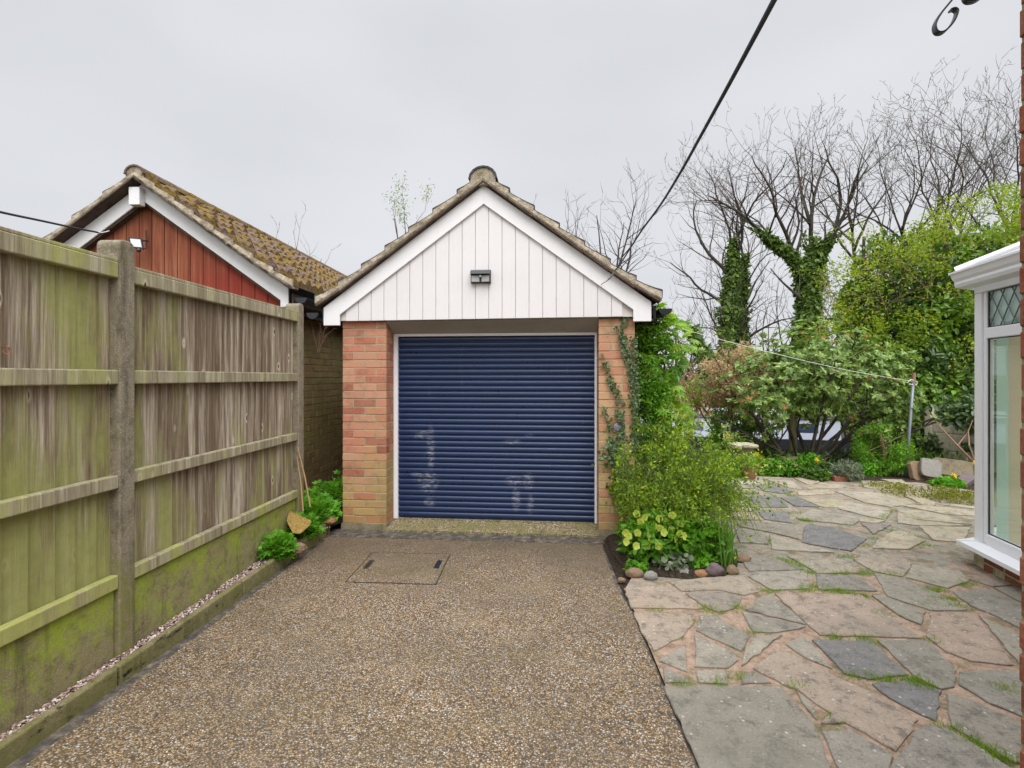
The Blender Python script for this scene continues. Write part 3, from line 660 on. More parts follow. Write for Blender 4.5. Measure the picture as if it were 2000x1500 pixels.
# bed: soil and pebbles
mb = MB()
bd = [(y, fx(y) - .10, kx(y) - .035) for y in np.linspace(-.6, 4.6, 20)]
for i in range(19):
    (y0, a0, b0), (y1, a1, b1) = bd[i], bd[i+1]; z0 = .045 + .012 * max(0, y0 - 1.9); z1 = .045 + .012 * max(0, y1 - 1.9)
    mb.add([(a0, y0, z0), (b0, y0, z0), (b1, y1, z1), (a1, y1, z1)], [(0, 1, 2, 3)])
mb.add([(-2.6, 4.45, .074), (-1.70, 4.6, .074), (-1.62, 5.2, .05), (-1.5, 8, .05), (-2.5, 8, .05)], [(0, 1, 2, 3, 4)])
struct(mb.build('bed_soil', M['soil']))
OCT = ([(1,0,0),(-1,0,0),(0,.75,0),(0,-.75,0),(0,0,.6),(0,0,-.6),(.6,.45,.35),(-.6,.45,.35),(.6,-.45,.35),(-.6,-.45,.35)], [(4,6,7),(4,8,6),(4,7,9),(4,9,8),(6,0,2),(6,2,7),(7,2,1),(7,1,9),(9,1,3),(9,3,8),(8,3,0),(8,0,6),(5,2,0),(5,1,2),(5,3,1),(5,0,3)])
mb = MB(); n = 5200; y = rng.uniform(.9, 4.75, n); f = rng.uniform(0, 1, n) ** .8
x = fx(y) - .02 + (kx(y) - .042 - fx(y) + .02) * f; z = .050 + .012 * np.maximum(0, y - 1.9) + rng.uniform(0, .012, n)
keep = (y < 4.2) | (rng.uniform(0, 1, n) < .35)
mb.scatter(OCT, np.stack([x, y, z], 1)[keep], rv(n)[keep] * (1, 1, .3), rv(n)[keep] * .4 + (0, 0, 1), rng.uniform(.0045, .0095, n)[keep])
n = 500; mb.scatter(OCT, np.stack([rng.uniform(-1.95, -1.66, n), rng.uniform(4.65, 6.2, n), .075 + rng.uniform(0, .01, n)], 1), rv(n), rv(n) * .4 + (0, 0, 1), rng.uniform(.006, .012, n))
tag(mb.build('gravel', M['pebble']), 'pink and white gravel in the narrow bed under the fence', 'gravel', kind='stuff')

# ================================================================== BRICKWORK
def bricks(mb, mortar, fr, p0, du, length, nrm, z0, courses, depth=.10, phase=0, hb=.0650, bed=.0101, bl=.2155):
    """brick face: starts at p0 (u,v), runs along du (unit u,v), faces nrm (unit u,v)"""
    du = np.array(du, float); nr = np.array(nrm, float); p0 = np.array(p0, float)
    for c in range(courses):
        z = z0 + c * (hb + bed); x = 0.0; odd = (c + phase) % 2
        lens = []
        while x < length - .02:
            w = (.1025 if odd else bl) if not lens else bl
            if random.random() < .10 and length > 1: w = .1025
            if x + w > length - .06: w = length - x
            lens.append((x, w)); x += w + .0105
        for (x, w) in lens:
            w = min(w, length - x)
            if w < .015: continue
            j = random.uniform(-.003, .002); a = p0 + du * x + nr * j; b = p0 + du * (x + w) - nr * depth
            A = np.array([(du[0], du[1], 0), (-nr[0], -nr[1], 0), (0, 0, 1)])
            c0 = p0 + du * (x + w/2) - nr * (depth/2 - j)
            dz = random.uniform(-.0012, .0012)
            mb.box(fr.w((c0[0], c0[1], z + hb/2 + dz)), (w, depth, hb), A @ fr.A if True else A)
    e = p0 + du * length; h = courses * (hb + bed)
    A = np.array([(du[0], du[1], 0), (-nr[0], -nr[1], 0), (0, 0, 1)])
    c0 = p0 + du * length / 2 - nr * (depth/2 + .003)
    mortar.box(fr.w((c0[0], c0[1], z0 + h/2 - .004)), (length - .006, depth - .004, h), A @ fr.A)
def bevbrick(o): bevel(o, .0022, 1)

t = NT('mossy_gravel_sill', .8, .2); cell = t.n('TexVoronoi', Scale=110, Vector=t.pos); c = t.ramp(t.n('SeparateColor', Color=cell.outputs['Color']).outputs[0], [(0,(.07,.05,.03)),(.5,(.22,.17,.09)),(.85,(.36,.28,.17)),(1,(.55,.5,.4))]); c = t.mix(t.rng(t.noise(5, 6, .7), .42, .6, 0, .75), c, (.17,.165,.06)); c = t.mix(t.rng(t.noise(9, 6, .7), .55, .68, 0, .7), c, (.06,.05,.035)); t.col(c); t.bump(cell.outputs['Distance'], .8, .006); M['thresh'] = t.mat
gar = thing('brick_garage', 'detached brick garage with a white clad gable and navy blue roller door', 'garage', tuple(gw(0, 0, 0)))
NC = 26; Z0 = .055; PW = (-1.39, -.955, 1.062, 1.39)
# left pier (front and reveal), right pier
def pier(u0, u1, rev_u, rn, mname, phase):
    mb, mo = MB(), MB()
    bricks(mb, mo, GA, (u0, 0), (1, 0), u1 - u0, (0, -1), Z0, NC, .10, phase)
    bricks(mb, mo, GA, (rev_u, .102), (0, 1), .24, (rn, 0), Z0, NC, .10, phase)
    o = mb.build('brick_pier', M[mname], gar); bevbrick(o); mo.build('pier_mortar', M['mortar'], gar)
pier(PW[0], PW[1], PW[1], 1, 'brick', 0); pier(PW[2], PW[3], PW[2], -1, 'brick_buff', 1)
for sgn, u in ((-1, -1.39), (1, 1.39)):
    mb, mo = MB(), MB()
    bricks(mb, mo, GA, (u, .105), (0, 1), 5.1, (sgn, 0), Z0, NC, .10, 0)
    o = mb.build('side_wall', M['brick'], gar); bevbrick(o); mo.build('wall_mortar', M['mortar'], gar)
mb = MB(); mb.span((-1.39, 5.2, 0), (1.39, 5.3, 2.0), GA); mb.add(GA.w([(-1.39, 5.2, 2.0), (1.39, 5.2, 2.0), (0, 5.2, 3.05), (-1.39, 5.3, 2.0), (1.39, 5.3, 2.0), (0, 5.3, 3.05)]), [(0,1,2),(5,4,3),(0,2,5,3),(1,4,5,2)]); mb.build('rear_wall', M['mortar'], gar)
mb = MB(); mb.span((-1.40, -.012, -.02), (-.950, .335, Z0 - .004), GA); mb.build('plinth', M['step'], gar); mb = MB(); mb.span((1.055, -.012, -.02), (1.40, .335, Z0 - .004), GA); mb.build('plinth', M['step'], gar)
mb = MB(); f = [(-.953, -.05, .012), (1.058, -.05, .012), (1.058, .20, .045), (-.953, .20, .045)]
mb.add(np.concatenate([GA.w(f), GA.w([(a, b, -.03) for a, b, c in f])]), [(0,1,2,3),(0,4,5,1),(1,5,6,2),(2,6,7,3),(3,7,4,0)]); mb.span((-.953, .2, -.03), (1.058, .5, .050), GA); mb.build('threshold', M['thresh'], gar)
# roller door of curved slats
dr = MB(); z = .062; u0, u1 = -.915, 1.045; VD = .235
while z < 1.872:
    prof = [(.012, z), (.003, z + .004), (-.003, z + .013), (-.0055, z + .025), (-.0045, z + .037), (.000, z + .046), (.006, z + .0505), (.012, z + .052)]
    pts = [(u0, VD + a, b) for a, b in prof] + [(u1, VD + a, b) for a, b in prof]; n = len(prof)
    dr.add(GA.w(pts), [(i, i + n, i + n + 1, i + 1) for i in range(n - 1)]); dr.span((u0, VD + .010, z + .048), (u1, VD + .02, z + .060), GA); z += .0548
dr.span((u0, VD + .012, .05), (u1, VD + .022, 1.88), GA)
door = dr.build('roller_door', M['door'], gar, smooth=True)
m = door.modifiers.new('split', 'EDGE_SPLIT'); m.split_angle = R(50)
mb = MB(); mb.span((-.952, .205, .05), (u0 + .006, .275, 1.885), GA); mb.build('guide_rail', M['upvc'], gar)
mb = MB(); mb.span((u1 - .006, .205, .05), (1.060, .275, 1.885), GA); mb.build('guide_rail', M['upvc'], gar)
mb = MB(); mb.span((u0 - .03, .195, 1.868), (1.06, .235, 1.893), GA); mb.build('door_head', M['clad'], gar)
mb = MB(); p = [(-.953, .0, 1.985), (1.060, .0, 2.0), (1.060, .21, 1.892), (-.953, .21, 1.892)]
mb.add(np.concatenate([GA.w(p), GA.w([(a, b, c + .02) for a, b, c in p])]), [(3,2,1,0),(4,5,6,7),(0,1,5,4),(2,3,7,6),(1,2,6,5),(3,0,4,7)]); mb.build('soffit', M['soffit'], gar)
# cladding
AZ, SL = 3.245, .732           # top edge of the barge boards at the apex, and their slope
def ztop(u, k=1.0): return AZ - SL * abs(u)
mb = MB(); u = -1.335; bw = .1255; i = 0
while u < 1.27:
    w = min(bw, 1.275 - u)
    zt = lambda q: min(AZ - .10 - SL * abs(q), 3.2)
    zb = 1.998 + .006 * (u + 1.3)
    p = [(u, zb), (u + w - .004, zb), (u + w - .004, zt(u + w - .004)), (u, zt(u))]
    if zt(u) < zb + .01: p[3] = (u, zb + .01)
    if u < 0 < u + w - .004: p = p[:3] + [(0, AZ - .1)] + p[3:]
    mb.prism([GA.w((a, -.055, b)) for a, b in p], GA.w((0, .02, 0)) - GA.w((0, 0, 0))); u += bw
o = mb.build('cladding', M['clad'], gar); bevel(o, .003, 1)
mb = MB(); mb.prism([GA.w(q) for q in ((-1.39, -.043, 2.003), (1.37, -.043, 2.013), (1.37, -.043, 2.09), (0, -.043, 3.1), (-1.39, -.043, 2.09))], GA.w((0, .03, 0)) - GA.w((0, 0, 0))); mb.build('cladding_backing', M['groove'], gar)
# barge boards
def barge(fr, u_end, az, sl, vt, zlow, v, mat, par, s, name='bargeboard', foot=.10):
    mb = MB(); e = u_end * s; top_e = az - sl * u_end + .012
    p = [(0, az), (0, az - vt), (s * (u_end - foot - .06), az - sl * (u_end - foot - .06) - vt), (s * (u_end - foot - .06), zlow) , (e, zlow), (e, top_e)]
    if az - sl * (u_end - foot - .06) - vt < zlow: p.pop(3); p[2] = (s * (az - vt - zlow) / sl, zlow)
    if s > 0: p = p[::-1]
    mb.prism([fr.w((a, v, b)) for a, b in p], fr.w((0, .022, 0)) - fr.w((0, 0, 0))); o = mb.build(name, mat, par); bevel(o, .003, 1); return o
barge(GA, 1.545, AZ, SL, .175, 1.955, -.080, M['white'], gar, -1); barge(GA, 1.525, AZ, SL, .175, 1.965, -.0795, M['white'], gar, 1)

def rline(az, sl, uend, kick):                 # height of the roof's underside over u, with the bell cast at the eaves
    def f(u):
        a = abs(u); z = az - sl * a; k = uend - .45
        return z + np.where(a > k, (a - k) ** 2 * kick, 0) if isinstance(a, np.ndarray) else z + ((a - k) ** 2 * kick if a > k else 0)
    return f
def roof(fr, par, rl, uend, s, v0, v1, ncr, vf, tile_mat, wave, moss=False, gaugev=.295, dv=.03):
    mb = MB(); g = uend / ncr; vv = np.arange(v0, v1, dv)
    ph = (vv - v0) / gaugev * 2 * math.pi
    wv = wave * (np.maximum(0, np.cos(ph)) ** 2 * 1.0 + .5 * np.maximum(0, np.cos(ph + math.pi)) ** 3)
    for i in range(ncr):
        a0, a1 = i * g, (i + 1) * g + .02
        rows = []
        for q, lift in ((0, .030), (.35, .038), (.7, .052), (.93, .066), (1.0, .068)):
            u = a0 + (a1 - a0) * q; jz = 0
            rows.append(np.stack([s * np.full_like(vv, u), vv, rl(u) + lift + wv * (.75 + .25 * q)], 1))
        u = a1; rows.append(np.stack([s * np.full_like(vv, u - .004), vv, np.full_like(vv, rl(u) + .012)], 1))
        rows.append(np.stack([s * np.full_like(vv, a0), vv, np.full_like(vv, rl(a0) + .006)], 1))
        if moss: 
            jit = np.repeat(rng.normal(size=len(vv) // 10 + 1) * .004, 10)[:len(vv)]
            for r_ in rows[2:5]: r_[:, 2] += jit; r_[:, 0] += s * jit
        V = np.concatenate([fr.w(r_) for r_ in rows]); nv = len(vv); nr_ = len(rows)
        F_ = []
        jj = np.arange(nv - 1)
        for r_ in range(nr_):
            r2 = (r_ + 1) % nr_
            q = np.stack([r_*nv + jj, r_*nv + jj + 1, r2*nv + jj + 1, r2*nv + jj], 1); F_.append(q if s < 0 else q[:, ::-1])
        mb.add(V, np.concatenate(F_))
        for e in (0, nv - 1): mb.add(np.array([V[r_*nv + e] for r_ in range(nr_)]), [tuple(range(nr_))])
    o = mb.build('roof_slope', tile_mat, par, smooth=False)
    # verge: undercloak tile strip, mortar bed
    vm, un = MB(), MB()
    for i in range(ncr):
        a0, a1 = i * g, (i + 1) * g + .008
        hb = .030
        j0 = random.uniform(-.004, .004)
        p = [(s*a0, vf + .02, rl(a0) - .014), (s*a1, vf + .02 + j0, rl(a1) - .014), (s*a1, vf + .02 + j0, rl(a1) + .038), (s*a0, vf + .02, rl(a0) + .026)]
        nseg = 6; V = []
        for k in range(nseg + 1):
            tq = k / nseg; u = a0 + (a1 - a0) * tq; b1 = rng.normal() * .004; b2 = rng.normal() * .003
            V += [(s*u, vf + .012 + b2, rl(u) - .016 + b1), (s*u, vf + .004 + b2, rl(u) + .004), (s*u, vf + .012 - b2, rl(u) + .036 + .03 * tq), (s*u, vf + .13, rl(u) + .036 + .03 * tq), (s*u, vf + .13, rl(u) - .012)]
        fs = [(k*5 + a, k*5 + (a+1) % 5, (k+1)*5 + (a+1) % 5, (k+1)*5 + a) for k in range(nseg) for a in range(5)] + [(0,1,2,3,4), tuple(nseg*5 + a for a in (4,3,2,1,0))]
        vm.add(fr.w(V), fs)
        tz = random.uniform(-.003, .003)
        q = [(s*a0, vf - .004, rl(a0) - .032 + tz), (s*(a1 - .012), vf - .004, rl(a1) - .030 + tz), (s*(a1 - .012), vf + .13, rl(a1) - .030 + tz), (s*a0, vf + .13, rl(a0) - .032 + tz)]
        un.add(fr.w(q + [(a, b, c + .013) for a, b, c in q]), BOXF)
    vm.build('verge', M['verge'], par); un.build('undercloak', M['under'], par)
def ridge(fr, par, z, v0, v1, mat, r=.105, L_=.38):
    mb = MB(); v = v0; i = 0
    while v < v1:
        e = min(v + L_, v1); V = []; n = 9
        for vv_, rr in ((v, r), (e, r * .97)):
            for q in (rr, rr - .018):
                V += [(q * math.cos(a), vv_, z + q * .92 * math.sin(a)) for a in np.linspace(.05, math.pi - .05, n)]
        F_ = [(k, k+1, 2*n+k+1, 2*n+k) for k in range(n-1)] + [(n+k+1, n+k, 3*n+k, 3*n+k+1) for k in range(n-1)] + [(k+1, k, n+k, n+k+1) for k in range(n-1)] + [(2*n+k, 2*n+k+1, 3*n+k+1, 3*n+k) for k in range(n-1)] + [(0, 2*n, 3*n, n), (n-1, 2*n-1, 4*n-1, 3*n-1)]
        mb.add(fr.w(V), F_); v = e + .006; i += 1
    mb.build('ridge_tiles', mat, par, smooth=False)
    mb = MB(); p = [(r * .86 * math.cos(a), v0 + .012, z + r * .80 * math.sin(a)) for a in np.linspace(0, math.pi, 12)]; p += [(-r*.86, v0+.012, z - .07), (0, v0 + .012, z - .045), (r*.86, v0+.012, z - .07)]
    mb.prism([fr.w(q) for q in p], fr.w((0, .1, 0)) - fr.w((0, 0, 0))); mb.build('ridge_end_mortar', M['verge'], par)
rlg = rline(AZ + .045, SL, 1.60, .22)
roof(GA, gar, rlg, 1.60, -1, -.115, 5.4, 7, -.135, M['tile'], .022); roof(GA, gar, rlg, 1.60, 1, -.115, 5.4, 7, -.135, M['tile'], .022)
ridge(GA, gar, AZ + .035, -.14, 5.4, M['tile'], .135)
def gutter(fr, par, u, z, v0, v1, s, r=.055):
    mb = MB(); n = 9
    V = []
    for v in (v0, v1):
        for q in (r, r - .006): V += [(u + q * math.cos(a), v, z + q * math.sin(a)) for a in np.linspace(math.pi, 2 * math.pi, n)]
    F_ = [(k, k+1, 2*n+k+1, 2*n+k) for k in range(n-1)] + [(n+k+1, n+k, 3*n+k, 3*n+k+1) for k in range(n-1)] + [(0, 2*n, 3*n, n), (n-1, 2*n-1, 4*n-1, 3*n-1)]
    mb.add(fr.w(V), F_)
    V = [(u + (r + .004) * math.cos(a), v0 - .004, z + (r + .004) * math.sin(a)) for a in np.linspace(math.pi, 2 * math.pi, n)]; mb.prism([fr.w(q) for q in V], fr.w((0, .02, 0)) - fr.w((0, 0, 0)))
    for v in np.arange(v0 + .3, v1, .9):
        V = []
        for vv_ in (v, v + .03): V += [(u + (r + .006) * math.cos(a), vv_, z + (r + .006) * math.sin(a)) for a in np.linspace(math.pi, 2 * math.pi, n)]
        mb.add(fr.w(V), [(k, k+1, n+k+1, n+k) for k in range(n-1)])
    mb.build('gutter', M['black_pl'], par, smooth=False)
for s in (-1, 1):
    gutter(GA, gar, s * 1.645, 2.075, -.10, 5.35, s)
    mb = MB(); mb.span((s * 1.56 - .012, -.05, 1.99), (s * 1.56 + .012, 5.3, 2.11), GA); mb.build('fascia', M['black_pl'], gar)
    mb = MB(); mb.span((min(s * 1.40, s * 1.548), -.05, 1.975), (max(s * 1.40, s * 1.548), 5.3, 1.99), GA); mb.build('eaves_board', M['under'], gar)
# white plastic corner light
sl_ = thing('security_light', 'black twin panel solar security light on the white cladding', 'security light', tuple(gw(0, -.06, 2.40)))
c0 = P(940.5, 541, 4.75); cu = (c0[0] + .256) ; 
mb = MB(); mb.span((cu - .093, -.082, 2.335), (cu + .093, -.056, 2.455), GA); mb.build('housing', M['black_pl'], sl_)
mb = MB(); mb.add(GA.w([(cu-.09, -.083, 2.405), (cu+.09, -.083, 2.405), (cu+.09, -.083, 2.458), (cu-.09, -.083, 2.458), (cu-.09, -.14, 2.412), (cu+.09, -.14, 2.412), (cu+.09, -.12, 2.44), (cu-.09, -.12, 2.44)]), [(0,3,2,1),(4,5,6,7),(0,1,5,4),(1,2,6,5),(2,3,7,6),(3,0,4,7)]); mb.build('solar_hood', M['black_pl'], sl_)
M['lens'] = plain('frosted_lens', (.42, .44, .40), .35, 0, .5, .15, 90); M['glasswhite'] = plain('pale_lens', (.75, .78, .76), .2, 0, .6, .05)
for s in (-1, 1):
    mb = MB(); A = Frame(GA.w((cu + s * .048, -.095, 2.372)), 5.3 + s * 12); mb.span((-.036, -.012, -.028), (.036, .0, .028), A); mb.build('lamp_panel', M['lens'], sl_)
    mb = MB(); mb.span((-.041, -.008, -.034), (.041, .012, .034), A); mb.build('lamp_surround', M['black_pl'], sl_)
mb = MB(); mb.lathe([(0.001, 0), (.010, .002), (.012, .008), (.010, .014), (.001, .018)], (0, 0, 0), 10)
v = np.concatenate(mb.v); mb2 = MB(); mb2.add(GA.w(np.stack([v[:, 0] + cu, -.10 - v[:, 2], 2.395 + v[:, 1]], 1)), [tuple(int(q) for q in f) for g in mb.f for f in g]); mb2.build('motion_sensor', M['glasswhite'], sl_)

# ================================================================== NEIGHBOUR'S GARAGE
NB = Frame((-3.70, 5.25, 0), 3.0)
nb = thing('brick_garage', 'neighbouring garage with red stained gable boards and a mossy tiled roof behind the fence', 'garage', tuple(NB.w((0, 0, 0))))
mb, mo = MB(), MB()
bricks(mb, mo, NB, (1.39, .0), (0, 1), 5.5, (1, 0), .03, 28, .10, 0); o = mb.build('side_wall', M['brick_old'], nb); bevbrick(o); mo.build('wall_mortar', M['mortar_dark'], nb)
mb, mo = MB(), MB()
bricks(mb, mo, NB, (-1.39, .0), (1, 0), 2.68, (0, -1), .03, 28, .10, 1); o = mb.build('front_wall', M['brick_old'], nb); bevbrick(o); mo.build('wall_mortar', M['mortar_dark'], nb)
mb = MB(); mb.span((-1.39, 5.5, 0), (1.39, 5.6, 2.1), NB); mb.span((-1.39, .1, 0), (-1.29, 5.5, 2.1), NB); mb.build('rear_wall', M['mortar_dark'], nb)
AZN, SLN = 3.40, .713
mb = MB(); u = -1.45; bw = .135
while u < 1.35:
    w = bw - .008
    zt = lambda q: AZN - .10 - SLN * abs(q)
    p = [(u, 2.05), (u + w, 2.05), (u + w, max(zt(u + w), 2.06)), (u, max(zt(u), 2.06))]
    if u < 0 < u + w: p = p[:3] + [(0, AZN - .1)] + p[3:]
    mb.prism([NB.w((a, -.03, b)) for a, b in p], NB.w((0, .02, 0)) - NB.w((0, 0, 0))); u += bw
mb.build('gable_boards', M['redwood'], nb)
mb = MB(); mb.prism([NB.w(q) for q in ((-1.5, -.012, 2.06), (1.5, -.012, 2.06), (1.5, -.012, 2.2), (0, -.012, 3.2), (-1.5, -.012, 2.2))], NB.w((0, .03, 0)) - NB.w((0, 0, 0))); mb.build('board_backing', M['under'], nb)
for s in (-1, 1): barge(NB, 1.50, AZN, SLN, .165, 2.155, -.12, M['white'], nb, s, foot=.02)
mb = MB()
for s in (-1, 1):
    p = [(0, AZN - .19), (s * 1.5, AZN - .19 - SLN * 1.5), (s * 1.5, AZN - .17 - SLN * 1.5), (0, AZN - .17)]
    if s > 0: p = p[::-1]
    mb.prism([NB.w((a, -.10, b)) for a, b in p], NB.w((0, .07, 0)) - NB.w((0, 0, 0)))
mb.build('barge_lining', M['under'], nb)
rln = rline(AZN + .045, SLN, 1.59, .16)
roof(NB, nb, rln, 1.59, -1, -.21, 5.7, 5, -.235, M['tile'], .02); roof(NB, nb, rln, 1.59, 1, -.21, 5.7, 8, -.235, M['moss_tile'], .055, True, .30)
ridge(NB, nb, AZN + .055, -.23, 5.7, M['moss_tile'])
gutter(NB, nb, 1.63, 2.245, -.12, 5.6, 1)
mb = MB(); mb.span((1.525, -.1, 2.13), (1.545, 5.6, 2.29), NB); mb.build('fascia', M['under'], nb)
mb = MB(); mb.span((1.40, -.09, 2.10), (1.524, 5.6, 2.125), NB); mb.build('eaves_board', M['under'], nb)
# cushions of moss on the visible slope
n = 3800; uu = rng.uniform(.05, 1.57, n); vv = rng.uniform(-.15, 5.6, n)
nzv = np.array([mnoise.noise((a * 2.6, b * 2.6, 3.3)) for a, b in zip(uu, vv)]); ph = np.cos(((vv + .21) / .30) * 2 * math.pi)
k = (nzv > -.12) & (ph < .35)
pos = np.stack([uu, vv, np.array([rln(a) for a in uu]) + .048 + rng.uniform(-.008, .008, n)], 1)[k]
mb = MB(); mb.scatter(OCT, NB.w(pos), rv(len(pos)) * (1, 1, .2), np.tile((.5, 0, .85), (len(pos), 1)), rng.uniform(.010, .030, len(pos)))
tag(mb.build('moss_cushions', M['moss'], nb), kind='stuff')
# white finial block at the apex
mb = MB(); mb.span((-.075, -.20, AZN - .235), (.035, -.122, AZN - .060), NB)
fin = mb.build('junction_box', M['white'], None, tuple(NB.w((0, -.13, 3.2)))); tag(fin, 'small weathered white box fixed at the apex of the neighbouring red gable', 'junction box'); bevel(fin, .004)
# floodlight on a bracket
fl_ = thing('floodlight', 'small square floodlight on a bracket in front of the red gable boards', 'floodlight', tuple(P(268, 478, 5.12)))
c = P(266, 475, 5.08); A = Frame(c, -22)
mb = MB(); mb.add(A.w([(-.062,-.01,.050),(.045,-.01,.050),(.062,-.01,-.05),(-.042,-.01,-.05),(-.062,.015,.050),(.045,.015,.050),(.062,.015,-.05),(-.042,.015,-.05)]), [(0,3,2,1),(4,5,6,7),(0,1,5,4),(1,2,6,5),(2,3,7,6),(3,0,4,7)]); mb.build('lamp_head', M['black_pl'], fl_)
mb = MB(); mb.add(A.w([(-.048,-.0125,.038),(.036,-.0125,.038),(.050,-.0125,-.038),(-.034,-.0125,-.038),(-.048,-.011,.038),(.036,-.011,.038),(.050,-.011,-.038),(-.034,-.011,-.038)]), [(0,3,2,1),(4,5,6,7),(0,1,5,4),(1,2,6,5),(2,3,7,6),(3,0,4,7)]); mb.build('lamp_glass', M['glasswhite'], fl_)
mb = MB(); b0 = NB.w((.13, -.035, 2.80)); mb.tube([P(285, 450, 5.19), P(286, 485, 5.19), P(280, 487, 5.14), P(272, 482, 5.12)], .006, 6); mb.tube([P(278, 470, 5.12), P(290, 471, 5.18)], .007, 6); mb.build('bracket', M['black_pl'], fl_)
mb = MB(); q = P(271, 489, 5.07); mb.lathe([(.001, -.02), (.016, -.016), (.021, 0), (.015, .014), (.004, .02)], q, 12); mb.build('motion_sensor', M['black_pl'], fl_)

# ================================================================== CONSERVATORY AND HOUSE WALL (right)
hw = Frame((1.187, 1.2, 0), 0)
hs = thing('brick_house', 'dark red brick corner of the house at the right edge of the picture', 'house', (1.195, 1.2, 0))
mb, mo = MB(), MB()
bricks(mb, mo, hw, (0, -4.0), (0, 1), 4.0, (-1, 0), 0, 44, .10, 0); o = mb.build('side_wall', M['brick_red'], hs); bevel(o, .004, 1); mo.build('wall_mortar', M['mortar_dark'], hs)
mb, mo = MB(), MB(); bricks(mb, mo, hw, (.103, 0), (1, 0), 2.0, (0, 1), 0, 44, .10, 1); o = mb.build('end_wall', M['brick_red'], hs); mo.build('wall_mortar', M['mortar_dark'], hs)
cn = thing('conservatory', 'white framed conservatory on a low brick plinth at the right edge', 'conservatory', (3.49, 3.9, 0))
C0 = np.array([3.565, 3.95]); CD = np.array([-.235, -.972]); 
yaw = math.degrees(math.atan2(-CD[1], CD[0]))
CF = Frame((C0[0], C0[1], 0), 0); CF.A = np.array([(CD[0], CD[1], 0), (-CD[1], CD[0], 0), (0, 0, 1.)])   # u towards the camera along the glazing, v into the room
